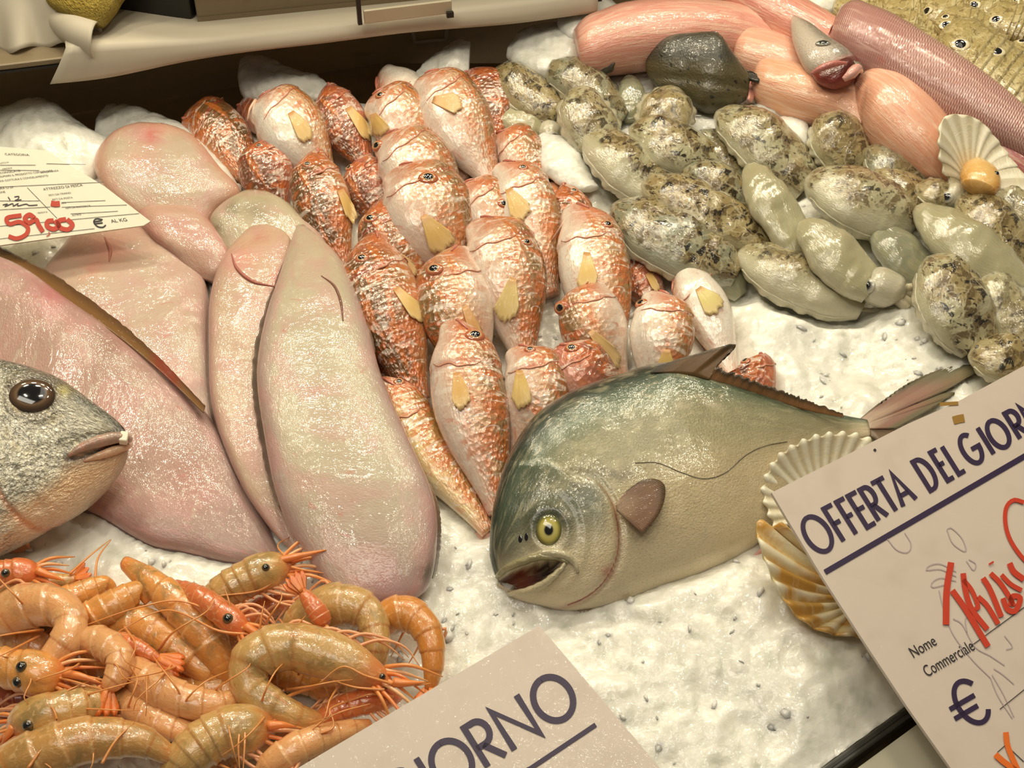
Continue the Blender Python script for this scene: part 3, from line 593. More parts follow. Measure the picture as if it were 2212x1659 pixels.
# the bream's head
M_bream = skin('bream_skin', [('noise', (3, 5), .46, .60, (84, 82, 70), .65, 4, 1.5, True), ('noise', (6, 6), .5, .66, (236, 228, 206), .6, 3, 1, True), ('noise', (1, 1), .55, .7, (190, 168, 96), .25, 3, 0, True)],
    [('voronoi', (4.5, 4.5), .40), ('noise', (6, 6), .7, 3, 1.2), ('noise', (1.6, 1.6), .35, 3)], rough=.26, coat=.9, spec=.7, met=.30, sss=.03, cb=(('voronoi', (4.5, 4.5), .4), ('noise', (3, 3), .5, 3)))
top = [(279, 944), (262, 920), (232, 892), (200, 868), (160, 838), (125, 815), (80, 798), (40, 787), (0, 778), (-80, 768), (-180, 770)]
bot = [(277, 966), (274, 990), (262, 1018), (243, 1046), (214, 1076), (180, 1104), (140, 1128), (95, 1150), (40, 1180), (-50, 1220), (-160, 1250)]
B = body(bot, top, [5.2, 4.8, 4.4, 4.1, 3.8, 3.6, 3.5, 3.4, 3.3, 3.3, 3.3], [5.8, 6.2, 6.5, 6.8, 7.1, 7.2, 7.3, 7.4, 7.4, 7.4, 7.4], .40, 120, 120, ex=.9, thmax=.022)
q = proj(B.pts); front = (np.sin(B.theta) > 0)[None, :]
MLINE = smooth2([(283, 950), (250, 962), (205, 976), (165, 990), (140, 990)], 30)
LIPL = smooth2([(262, 925), (235, 936), (195, 942), (160, 956), (138, 978)], 30)
GILB = smooth2([(-10, 1050), (15, 1090), (55, 1130), (95, 1146), (140, 1130)], 40)
md = pdist(q, MLINE); lp = pdist(q, LIPL); gb = pdist(q, GILB); ed = np.linalg.norm((q-[72, 857])*[.82, 1], axis=-1)
JAW = [(150, 1000), (200, 985), (280, 960), (290, 1000), (240, 1060), (150, 1130), (60, 1180), (0, 1120), (60, 1080), (120, 1040)]
lift = -.0030*np.exp(-(md/5)**2)+.0022*np.exp(-(pdist(q, [(268, 944), (210, 962), (150, 985)])/13)**2)-.0012*np.exp(-(lp/4)**2)-.0014*np.exp(-(gb/5)**2)+.0014*np.exp(-((ed-46)/10)**2)-.001*np.exp(-(ed/30)**2)
lift += .0006*fbm(B.pts*160, 3)
B.pts = B.pts+np.where(front, lift, 0)[..., None]*B.N[:, None]
bream = thing('sea_bream', 'silver sea bream head with a big dark eye, lying across the mauve sole', 'fish', B.ctr[80]-B.N[80]*B.th.max())
def bcol(T, TT, px):
    D = np.cos(TT); y = px[..., 1]; x = px[..., 0]
    c = mix(lin((58, 62, 50)), lin((196, 190, 168)), sstep(.95, .5, D)); al = np.ones_like(D)
    jw = sstep(-26, 26, sdist(px, JAW)); c = mix(c, lin((230, 190, 146)), jw); al = al*(1-.9*jw)
    c = mix(c, lin((222, 200, 176)), sstep(-.6, -.95, D)*.6)
    c = mix(c, lin((150, 138, 126)), .8*np.exp(-(pdist(px, [(262, 940), (205, 962), (152, 984)])/14)**2)); al = al*(1-np.exp(-(pdist(px, [(262, 940), (205, 962), (152, 984)])/18)**2))
    c = mix(c, lin((202, 120, 96)), .8*np.exp(-((pdist(px, [(262, 955), (225, 968)])/8)**2)))
    c = mix(c, lin((36, 30, 24)), .85*np.exp(-(lp/4)**2)); c = mix(c, lin((110, 70, 52)), .7*np.exp(-(md/4)**2))
    c = mix(c, lin((196, 180, 70)), .85*np.exp(-(np.linalg.norm((px-[134, 844])*[1, 1.7], axis=-1)/20)**2))
    c = mix(c, lin((30, 28, 22)), .9*np.exp(-(pdist(px, [(20, 835), (60, 822), (110, 832)])/9)**2))
    c = mix(c, lin((216, 130, 80)), .7*np.exp(-(gb/7)**2))
    c = mix(c, lin((86, 66, 48)), .8*np.exp(-((ed-40)/12)**2))
    return np.concatenate([c, al[..., None]], -1)
build(B, 'body', M_bream, bream, bcol, sink=-.1)
a, n = surf(B, (70, 857)); n = unit(n+.2*unit(CAM-a)); k = depth(a)/FPX
e = dome('eye', a+n*.0010, n, 42*k, 15*k, M_eye, bream, [(0, (16, 14, 16)), (.55, (18, 16, 18)), (.6, (206, 190, 160)), (.66, (112, 84, 58)), (.85, (84, 62, 42)), (1, (60, 46, 32))], 36, (1.15, .95))
dome('pupil', a+n*11*k, n, 25*k, 8*k, M_pupil, e, [(0, (10, 9, 14)), (1, (16, 14, 18))], 28)
tube('upper_lip', on(B, [(277, 948), (250, 946), (212, 955), (176, 968), (148, 984)], .0004, 22), [.0022, .0034, .0034, .0026, .001], M_flesh, bream, col=(168, 140, 122), seg=10)
tube('lower_lip', on(B, [(278, 962), (250, 972), (215, 984), (180, 996)], .0002, 18), [.0018, .0028, .0022, .0006], M_flesh, bream, col=(224, 184, 148), seg=8)
a, n = surf(B, (268, 958)); k = depth(a)/FPX; ux = unit(CR-n*(CR@n)); uy = unit(np.cross(n, ux))
box('tooth', a-ux*8*k-uy*13*k+n*.0030, (ux*18*k, uy*26*k, n*.0045), skin('tooth_enamel', base=(238, 230, 206), rough=.3, coat=.3), bream, bevel=.0008)
fin('gill_flap', [(-30, 1120), (20, 1150), (60, 1172)], [(-30, 1170), (30, 1200), (70, 1190)], M_flesh, bream, hb=2.2, ho=1.2, nu=20, nv=5, thick=.002, col=(226, 160, 110))
# ------------------------------------------------------------------ cuttlefish / squid
M_sq_plain = skin('squid_skin', [('noise', (.8, 1.6), .45, .7, (176, 168, 128), .5, 3, .6), ('noise', (7, 7), .66, .76, (116, 98, 64), .35, 2)],
    [('noise', (1.2, 4.0), .35, 3, 1.5), ('noise', (7, 10), .10, 2)], rough=.14, coat=1, spec=.7, sss=.25, coat_rough=.035, cb=(('noise', (.8, 2.6), 1.0, 3, 1.4), ('noise', (4, 5), .2, 2)), sssr=.006)
M_sq_spot = skin('cuttlefish_skin', [('noise', (.5, .5), .42, .56, (150, 130, 84), .8, 3, .5, True), ('noise', (1.0, .9), .50, .56, (98, 80, 46), .9, 3, .7, True), ('noise', (1.7, 1.3), .56, .61, (28, 23, 15), .95, 3, .8, True), ('edge', (.75, .7), .07, .02, (214, 202, 166), .35, 2, 1.4, True), ('voronoi', (2.6, 2.6), .30, .16, (70, 54, 30), .7, 2, .6, True), ('noise', (9, 9), .64, .72, (226, 218, 190), .6, 2)],
    [('noise', (1.8, 3.0), .4, 3, 1.5), ('noise', (7, 10), .12, 2)], rough=.14, coat=1, spec=.7, sss=.15, coat_rough=.035, cb=(('noise', (1.1, 2.0), 1.2, 3, 1.4), ('noise', (4, 5), .35, 2)), sssr=.006)
M_tent = skin('tentacle_skin', base=(206, 196, 168), bumps=[('noise', (6, 6), .4)], rough=.15, coat=1, sss=.3)
SQ_PROF = [(0, .08), (.04, .34), (.12, .60), (.25, .85), (.42, .99), (.6, 1), (.82, .84), (1, .56)]
def squid(label, sp, w, spots=1.0, ds=0, ratio=.52, tone=0, head=None, eye=None, arms=(), name=None, sink=-.1):
    b = spine_body(sp, w*.9, ratio, SQ_PROF, 48, 32, ex=.95)
    wob = fbm(b.pts*50+len(label), 4)*.0024; b.pts = b.pts+wob[..., None]*unit(b.pts-b.ctr[:, None])
    base = b.ctr[24]-b.N[24]*b.th.max()
    r = thing('cuttlefish' if spots > .3 else 'squid', label, 'cuttlefish' if spots > .3 else 'squid', base, 'cuttlefish and squid piled on the ice')
    tones = [((200, 194, 166), (176, 170, 136)), ((190, 182, 146), (164, 150, 108)), ((172, 172, 150), (140, 140, 116))][tone]
    def cf(T, TT, px):
        D = np.cos(TT-math.pi/2-ds); c = mix(lin(tones[0]), lin(tones[1]), sstep(-.2, .8, D))
        c = mix(c, lin((214, 206, 182)), sstep(.08, 0, T)*.5)
        al = spots*sstep(.25, .6, D+.25*fbm(b.pts*70, 2))*sstep(.0, .08, T)
        return np.concatenate([c, al[..., None]], -1)
    build(b, 'mantle', M_sq_spot if spots > .3 else M_sq_plain, r, cf, sink=sink)
    if spots > .3:
        for sd in (-1, 1):
            j = int(np.argmin(np.abs(np.cos(b.theta)-sd))); pa = b.pts[4:44, j]; qx = proj(pa); d_ = np.gradient(qx, axis=0); d_ /= np.linalg.norm(d_, axis=1, keepdims=True)
            o_ = np.stack([d_[:, 1], -d_[:, 0]], 1)*sd*(9+3*np.sin(np.arange(40)*.9+sd))[:, None]*np.sin(np.linspace(.1, math.pi-.1, 40))[:, None]**.5; h_ = (pa@BN)*100
            fin('side_fin', qx-o_*.3, qx+o_, M_tent, r, hb=h_+.1, ho=h_-.35, nu=50, nv=5, thick=.0008, col=(196, 190, 164))
    if head:
        hb = spine_body(head[0], head[1], .8, [(0, .7), (.2, .95), (.5, 1), (.8, .85), (1, .4)], 24, 22)
        build(hb, 'head', M_sq_plain, r, lambda T, TT, px: np.broadcast_to(lin((200, 194, 172)), T.shape+(3,)), sink=sink)
        for (ex, ey, er) in (eye or ()):
            a, n = surf(hb, (ex, ey)); k = depth(a)/FPX
            e = dome('eye', a, n, er*1.7*k, er*.7*k, M_eye, r, [(0, (24, 22, 22)), (.5, (30, 28, 28)), (.7, (150, 150, 140)), (1, (206, 200, 180))], 18); dome('pupil', a+n*er*.5*k, n, er*.7*k, er*.35*k, M_pupil, e, [(0, (8, 8, 8)), (1, (8, 8, 8))], 14)
    for ar in arms:
        ar = np.array(ar, float); tube('arm', P(ar[:, :2], ar[:, 2]), [.0035, .003, .0022, .0012], M_tent, r, seg=8, n=16, col=(200, 190, 160))
    return r
SQ = [
    dict(label='gold flecked cuttlefish at the back, next to the dull pink mullet and the white ice', sp=[(1070, 150, 3.0), (1125, 190, 2.8), (1205, 248, 2.0)], w=92, spots=.9, tone=1),
    dict(label='plain pale squid at the back whose head and dark eye meet a second squid head', sp=[(1066, 238, 2.2), (1115, 258, 2.0), (1168, 278, 1.6)], w=64, spots=0, head=([(1168, 280, 1.6), (1190, 290, 1.5), (1212, 298, 1.3)], 42), eye=[(1196, 296, 7)], arms=[[(1205, 296, 1.5), (1235, 285, 1.4), (1260, 292, 1.2)]]),
    dict(label='streaky grey cuttlefish at the back in front of the small black fish tail', sp=[(1178, 152, 3.2), (1250, 182, 3.0), (1345, 262, 1.8)], w=96, spots=.75, tone=2),
    dict(label='peaked cuttlefish with pale sides and one gold brown band along its ridge', sp=[(1236, 192, 4.2), (1262, 250, 3.8), (1318, 340, 2.0)], w=118, spots=.8, tone=0, ds=.1),
    dict(label='glassy clear squid leaning at the foot of the dark speckled fish, with one bright glint', sp=[(1362, 160, 2.6), (1366, 205, 2.4), (1372, 262, 1.6)], w=72, spots=0, tone=2),
    dict(label='tall humped cuttlefish with olive rings just below the dark speckled fish', sp=[(1462, 188, 4.0), (1440, 245, 3.8), (1412, 330, 2.0)], w=126, spots=.7, tone=1),
    dict(label='dark saddled cuttlefish with black patches in front of the tall humped one', sp=[(1358, 278, 3.6), (1440, 312, 3.4), (1552, 372, 1.8)], w=112, spots=1.0, tone=0, ds=-.2),
    dict(label='broad blotched cuttlefish with brown patches along a white line, behind the smooth cream squid', sp=[(1545, 246, 3.8), (1630, 298, 3.5), (1745, 402, 1.8)], w=124, spots=.85, tone=0),
    dict(label='pale bellied cuttlefish with one gold stripe, nearest the tail fins of the mullets', sp=[(1262, 292, 3.6), (1330, 345, 3.3), (1450, 440, 1.8)], w=118, spots=.9, ds=-.75, tone=0),
    dict(label='gold ringed cuttlefish in the middle of the pile with its lighter tip at the mullets', sp=[(1385, 398, 4.0), (1500, 448, 3.8), (1668, 540, 2.0)], w=112, spots=1.0, ds=-.15, tone=1),
    dict(label='black and white dappled cuttlefish touching the white flanked mullet', sp=[(1318, 452, 3.4), (1430, 510, 3.3), (1592, 592, 1.8)], w=150, spots=1.0, ds=-.2, tone=2),
    dict(label='small black netted cuttlefish wedged between the dark saddled one and the gold ringed one', sp=[(1468, 362, 2.8), (1540, 395, 2.7), (1640, 450, 1.6)], w=84, spots=1.0, tone=2),
    dict(label='smooth cream squid in mid pile pointing its rounded tip at the broad blotched cuttlefish', sp=[(1612, 358, 4.4), (1665, 440, 4.1), (1742, 562, 2.6)], w=100, spots=.0, tone=0),
    dict(label='brown mottled cuttlefish with a smooth grey end, beside the smooth cream squid', sp=[(1738, 392, 4.0), (1830, 425, 3.8), (1975, 482, 2.2)], w=136, spots=.9, ds=-.5, tone=0),
    dict(label='smooth cream squid whose head turns a dark square eye to the open ice', sp=[(1728, 476, 4.6), (1790, 540, 4.2), (1885, 628, 3.0)], w=104, spots=0, tone=0, head=([(1872, 606, 3.2), (1905, 622, 3.0), (1948, 640, 2.4)], 66), eye=[(1876, 618, 10)],
         arms=[[(1930, 625, 2.6), (1975, 640, 2.3), (2005, 690, 1.6)], [(1930, 640, 2.5), (1960, 672, 2.0), (1900, 672, 1.4), (1850, 668, 1.2)], [(1940, 640, 2.4), (1990, 670, 1.9), (1975, 690, 1.4), (1925, 682, 1.2)], [(1940, 625, 2.7), (1985, 618, 2.6), (2020, 600, 2.3)]]),
    dict(label='pearly striped cuttlefish with a black side, lowest of the pile beside the open ice', sp=[(1592, 545, 2.6), (1690, 590, 2.6), (1862, 665, 1.4)], w=120, spots=.8, ds=-.9, tone=0),
    dict(label='shiny silver squid half under the big blotched cuttlefish, beside the squid with the square eye', sp=[(1880, 488, 3.0), (1935, 540, 2.8), (2020, 612, 1.6)], w=92, spots=0, tone=2),
    dict(label='long grey glossy squid reaching toward the edge behind the big blotched cuttlefish', sp=[(1975, 452, 3.8), (2070, 520, 3.6), (2212, 620, 2.6)], w=116, spots=0.2, tone=0),
    dict(label='round backed cuttlefish with gold spots under the scallop shell', sp=[(2070, 420, 3.6), (2130, 490, 3.4), (2220, 590, 2.0)], w=128, spots=.9, tone=1),
    dict(label='big brown blotched cuttlefish hanging down over the edge of the open ice', sp=[(2000, 556, 4.2), (2050, 640, 3.8), (2115, 752, 2.2)], w=158, spots=1.0, tone=0),
    dict(label='dark spotted cuttlefish at the edge just above the offer sign', sp=[(2090, 770, 2.8), (2150, 775, 2.8), (2260, 790, 2.0)], w=112, spots=1.0, tone=1),
    dict(label='shiny rounded cuttlefish at the top of the pile against the pink fillets', sp=[(1770, 246, 3.6), (1800, 290, 3.4), (1848, 372, 2.0)], w=122, spots=.8, tone=1),
    dict(label='small rounded cuttlefish with a black rim, beside the shiny rounded one', sp=[(1875, 318, 3.2), (1915, 355, 3.0), (1985, 420, 1.8)], w=98, spots=.7, tone=2),
    dict(label='gold speckled cuttlefish between the brown mottled one and the scallop shell', sp=[(1870, 378, 3.2), (1935, 408, 3.0), (2030, 462, 1.8)], w=92, spots=.8, tone=1),
    dict(label='little flat cuttlefish with a dark eye spot just below the scallop shell', sp=[(1975, 408, 3.4), (2020, 420, 3.3), (2090, 446, 2.4)], w=66, spots=.6, tone=1, head=([(2040, 418, 3.5), (2060, 424, 3.3), (2085, 432, 3.0)], 44), eye=[(2046, 426, 8)]),
    dict(label='cuttlefish at the edge behind the big blotched one with a pale shining skirt', sp=[(2120, 600, 3.2), (2170, 660, 2.8), (2235, 760, 1.8)], w=120, spots=.6, tone=0),
    dict(label='dim cuttlefish in the shadow between the tall humped one and the broad blotched one', sp=[(1500, 290, 2.4), (1560, 330, 2.2), (1640, 400, 1.4)], w=90, spots=.8, tone=2),
    dict(label='flat clear squid between the black dappled cuttlefish and the pearly striped one', sp=[(1520, 575, 2.0), (1560, 590, 1.8), (1600, 640, 1.2)], w=80, spots=0, tone=2),
    dict(label='cuttlefish at the edge beside the scallop with a white ring on its side', sp=[(2130, 400, 3.0), (2180, 440, 2.8), (2260, 500, 2.0)], w=96, spots=.6, tone=0),
]
for d in SQ: squid(**d)
# ------------------------------------------------------------------ skinned dogfish, shark head, dark fish
M_pink = skin('skinned_fish', [('noise', (.25, 2.6), .46, .66, (236, 196, 172), .6, 4, .8), ('noise', (.5, 1.4), .58, .74, (204, 112, 96), .45, 3, .6), ('noise', (.3, 5), .52, .66, (244, 214, 190), .4, 3, .5)],
    [('noise', (.8, 7), .5, 3, 1), ('noise', (5, 5), .25)], rough=.26, coat=.7, sss=.15)
M_chev = skin('herringbone_flesh', [('noise', (.25, 2.2), .5, .7, (232, 196, 180), .5, 4, .6), ('wave', (3.6, 1.6), .55, .95, (240, 208, 196), .6, 2, 1.0, True, .75), ('noise', (.5, 1.2), .6, .75, (206, 110, 92), .4, 3)],
    [('wave', (3.6, 1.6), .5, 2, 1.0), ('noise', (1, 6), .35, 3)], rough=.24, coat=.8, sss=.12)
DOG_PROF = [(0, .66), (.03, .86), (.12, 1), (.4, 1), (.7, .85), (.9, .62), (1, .5)]
def dogfish(label, sp, w, col=((238, 186, 164), (226, 158, 140)), ratio=.8, prf=DOG_PROF, m=None, sink=-.1):
    b = spine_body(sp, w, ratio, prf, 60, 30, ex=.9); r = thing('skinned_dogfish', label, 'fish', b.ctr[30]-b.N[30]*b.th.max(), 'skinned pink dogfish laid side by side')
    def cf(T, TT, px):
        c = mix(lin(col[0]), lin(col[1]), sstep(-.4, .6, np.cos(TT-2.4)))
        return np.concatenate([c, sstep(.2, .34, T)[..., None]], -1)
    build(b, 'body', m or M_pink, r, cf, sink=sink)
    tip = b.ctr[1]; bl = lathe(tip, -unit(b.ctr[3]-b.ctr[0]), [(b.a[1]*.55, 0), (b.a[1]*.5, .0012), (.0003, .0014)], 16)
    mesh('cut_end', bl.reshape(-1, 3), grid_faces(3, 16, True), M_flesh, r, np.zeros((48, 2)), np.broadcast_to(lin((226, 150, 134)), (48, 3)))
    return r
dogfish('pink skinned dogfish arching behind the dark speckled fish, its square cut end on white ice', [(1246, 112, 4.0), (1350, 84, 4.2), (1480, 72, 4.2), (1610, 84, 3.4), (1730, 132, 2.2), (1800, 180, 1.2)], 92)
dogfish('salmon pink dogfish at the very back against the dark wall, under the shark head', [(1560, -14, 4.0), (1640, 18, 4.4), (1740, 68, 4.4), (1850, 130, 3.6), (1960, 190, 2.8)], 78, ((236, 172, 152), (216, 142, 124)))
dogfish('pale pink dogfish between the dark speckled fish and the shark head, mostly under its neighbours', [(1590, 112, 3.4), (1680, 142, 3.6), (1790, 182, 3.2), (1900, 250, 2.4)], 80, ((242, 196, 168), (230, 170, 144)))
dogfish('peach dogfish with its cut end against the tail spine of the dark speckled fish', [(1632, 172, 3.4), (1720, 202, 3.8), (1830, 240, 3.4), (1920, 310, 2.8), (1990, 360, 2.2)], 78, ((242, 196, 160), (232, 172, 138)))
dogfish('thick peach dogfish emerging from under the shark mouth and ending at the scallop shell', [(1858, 184, 4.2), (1914, 234, 4.2), (1974, 292, 3.8), (2026, 346, 3.0), (2060, 388, 2.0)], 122, ((242, 196, 162), (230, 168, 138)), prf=[(0, .5), (.06, .72), (.2, .95), (.45, 1), (.75, .85), (1, .6)])
dogfish('mauve pink dogfish with herringbone muscle lines, the longest, beside the mantis shrimps', [(1806, 64, 5.4), (1892, 108, 5.6), (2004, 170, 5.4), (2114, 234, 5.0), (2260, 320, 4.4)], 102, ((216, 168, 152), (186, 136, 128)), m=M_chev)
dogfish('deep pink dogfish at the edge behind the scallop shell', [(2030, 250, 2.6), (2120, 300, 3.0), (2260, 384, 2.8)], 88, ((222, 140, 136), (196, 110, 108)))
dogfish('thin peach dogfish strip lowest beside the rounded cuttlefish', [(1838, 264, 2.4), (1910, 315, 2.2), (2010, 375, 1.6)], 52, ((242, 192, 156), (230, 160, 130)))
sh = body([(1710, 38), (1708, 62), (1716, 100), (1738, 145), (1764, 172)], [(1720, 34), (1758, 58), (1795, 88), (1830, 112), (1858, 142)], [6.0, 6.2, 6.2, 6.0, 5.6], [6.2, 6.6, 6.6, 6.4, 6.0], .62, 50, 40, ex=.95)
shark = thing('shark_head', 'small grey shark head with open red mouth lying over the pink dogfish', 'fish', sh.ctr[25]-sh.N[25]*sh.th.max())
M_grey = skin('shark_skin', [('noise', (3, 3), .5, .68, (196, 184, 172), .5, 4, .8), ('noise', (9, 9), .55, .7, (92, 84, 76), .4, 2)], [('noise', (9, 9), .45, 3), ('noise', (2, 2), .3)], rough=.28, coat=.6)
def shc(T, TT, px):
    c = mix(lin((196, 182, 166)), lin((136, 126, 114)), sstep(-.3, .5, np.cos(TT))); return mix(c, lin((186, 110, 100)), sstep(.84, .97, T))
build(sh, 'head', M_grey, shark, shc)
mo = body([(1752, 158), (1768, 176), (1800, 186), (1830, 180)], [(1770, 146), (1808, 132), (1848, 128), (1858, 150)], 6.0, 6.2, .5, 24, 20)
build(mo, 'mouth', M_mouth, shark, lambda T, TT, px: mix(lin((150, 60, 50)), lin((78, 26, 20)), np.sin(np.clip(TT, 0, math.pi))), note=False)
tube('upper_lip', P(np.array([(1752, 160), (1772, 148), (1800, 138), (1828, 136)]), [7.0, 7.4, 7.6, 7.4]), [.001, .0026, .0022, .001], M_flesh, shark, seg=8, n=20, col=(196, 120, 112))
tube('lower_lip', P(np.array([(1822, 172), (1838, 160), (1852, 148), (1862, 156)]), [7.0, 7.3, 7.3, 6.8]), [.002, .004, .0036, .001], M_flesh, shark, seg=8, n=20, col=(222, 168, 156))
fin('gill_rag', [(1836, 128), (1846, 136), (1852, 146)], [(1848, 130), (1862, 142), (1866, 158)], M_grey, shark, hb=6.8, ho=6.4, col=(110, 112, 92), nu=14, nv=4, thick=.0015)
a, n = surf(sh, (1778, 94)); k = depth(a)/FPX
e = dome('eye', a, n, 12*k, 5*k, M_eye, shark, [(0, (20, 26, 22)), (.5, (30, 40, 34)), (.7, (120, 124, 110)), (1, (150, 140, 126))], 20, (1.4, .8)); dome('pupil', a+n*4*k, n, 6*k, 2*k, M_pupil, e, [(0, (8, 10, 9)), (1, (8, 10, 9))], 14)
M_darkfish = skin('dark_speckled_skin', [('noise', (1.5, 1.5), .5, .7, (92, 84, 60), .5, 4, .6), ('voronoi', (1.6, 1.6), .26, .14, (22, 20, 14), .85, 2, .3), ('noise', (10, 10), .6, .7, (26, 24, 18), .5, 2)], [('noise', (7, 7), .5, 3), ('noise', (1.5, 3), .4, 3)], rough=.33, coat=.5)
dk = body([(1404, 150), (1408, 175), (1440, 205), (1486, 226), (1530, 244), (1580, 236), (1612, 216)], [(1404, 126), (1418, 98), (1452, 78), (1500, 72), (1550, 74), (1582, 112), (1622, 166)], [3.2, 3.0, 2.8, 2.6, 2.6, 2.8, 3.2], [3.6, 4.6, 5.4, 5.8, 6.0, 5.4, 4.4], .52, 70, 50, ex=.9)
fold = pdist(proj(dk.pts), smooth2([(1415, 165), (1470, 168), (1530, 178), (1580, 182), (1618, 190)])); dk.pts = dk.pts-(.0022*np.exp(-(fold/6)**2)*(np.sin(dk.theta) > 0))[..., None]*dk.N[:, None]
dark = thing('dark_fish', 'dark olive speckled fish lying plump between the cuttlefish and the pink dogfish', 'fish', dk.ctr[35]-dk.N[35]*dk.th.max())
build(dk, 'body', M_darkfish, dark, lambda T, TT, px: mix(lin((84, 76, 48)), lin((58, 56, 44)), sstep(150, 185, 300-px[..., 1])))
fin('tail_spine', [(1606, 150), (1612, 160), (1618, 172)], [(1624, 158), (1645, 168), (1638, 178)], M_darkfish, dark, hb=4.5, ho=4.6, col=(36, 32, 24), nu=12, nv=4, thick=.002)
fin('back_fin', [(1520, 78), (1540, 78), (1556, 84)], [(1528, 72), (1546, 68), (1560, 82)], M_darkfish, dark, hb=6.0, ho=6.3, col=(40, 38, 28), nu=12, nv=4, thick=.0015)
fin('flesh_flap', [(1612, 176), (1616, 196), (1616, 214)], [(1640, 166), (1636, 196), (1622, 222)], M_flesh, dark, hb=3.6, ho=3.2, col=(226, 166, 152), nu=16, nv=5, thick=.002)
sm = body([(1258, 136), (1266, 150), (1300, 160), (1322, 156)], [(1262, 132), (1284, 120), (1312, 118), (1328, 136)], 3.4, 4.2, .6, 30, 24)
small = thing('fish_head', 'small dark grey fish head on the ice under the cut end of a dogfish', 'fish', sm.ctr[15]-sm.N[15]*sm.th.max())
build(sm, 'head', M_darkfish, small, lambda T, TT, px: np.broadcast_to(lin((76, 72, 60)), T.shape+(3,)))
a, n = surf(sm, (1296, 130)); dome('eye', a, n, .0022, .001, M_eye, small, [(0, (12, 12, 12)), (.6, (20, 20, 18)), (1, (110, 104, 84))], 16)
# ------------------------------------------------------------------ mantis shrimps
M_mantis = skin('mantis_shell', [('noise', (1.4, 1.4), .46, .62, (214, 200, 154), .6, 4, .8), ('noise', (2.4, 2.4), .52, .64, (112, 92, 48), .7, 4, 1.0), ('noise', (8, 8), .6, .7, (226, 214, 180), .5, 2)], [('noise', (3, 6), .6, 3, 1), ('noise', (10, 10), .4, 2)], rough=.2, coat=.9, sss=.15)
M_amber = skin('amber_plate', [('noise', (2, 2), .5, .7, (122, 84, 24), .5, 3)], [('noise', (4, 4), .4)], rough=.2, coat=.9, sss=.2)
def mantis(label, sp, w, spots=None, plates=(), ridges=True, tone=(176, 158, 104)):
    b = spine_body(sp, w, .42, [(0, .35), (.05, .75), (.14, 1), (.5, .98), (.8, .92), (1, .8)], 110, 30, ex=.8)
    ph = np.clip((b.t-.24)/.76, 0, 1)*11; saw = (ph % 1)*(b.t > .24); k = 1+.13*saw-.04*(b.t < .24)
    b.pts = b.ctr[:, None]+(b.pts-b.ctr[:, None])*k[:, None, None]
    r = thing('mantis_shrimp', label, 'mantis shrimp', b.ctr[55]-b.N[55]*b.th.max(), 'mantis shrimps spread beside the dogfish')
    def cf(T, TT, px):
        c = mix(lin(tone), lin((152, 128, 72)), sstep(.5, 1, np.abs(np.cos(TT)))); s = (np.clip((T-.24)/.76, 0, 1)*11) % 1
        return mix(c, lin((214, 196, 150)), (T > .24)*sstep(.75, .98, s)*.6)
    build(b, 'body', M_mantis, r, cf)
    for (x, y, s) in spots or ():
        a, n = surf(b, (x, y)); k = depth(a)/FPX; n = unit(n+.12*unit(CAM-a))
        e = dome('tail_spot', a, n, s*1.5*k, s*.2*k, M_eye, r, [(0, (20, 16, 12)), (.45, (26, 20, 16)), (.56, (236, 226, 200)), (.8, (226, 212, 176)), (1, (176, 158, 104))], 20, (1.1, .9))
        dome('spot_center', a+n*s*.18*k, n, s*.9*k, s*.14*k, M_pupil, e, [(0, (12, 10, 9)), (1, (16, 13, 10))], 16)
    for i, (pa, pb, pw) in enumerate(plates):
        pt = body(np.array([pa, ((pa[0]+pb[0])/2, (pa[1]+pb[1])/2+pw), pb], float), np.array([pa, ((pa[0]+pb[0])/2, (pa[1]+pb[1])/2-pw), pb], float)+.5, [3.4, 3.8, 3.4], [3.4, 3.8, 3.4], .3, 20, 16)
        build(pt, 'tail_plate', M_amber, r, lambda T, TT, px: np.broadcast_to(lin((178, 130, 50)), T.shape+(3,)), note=False)
    return r
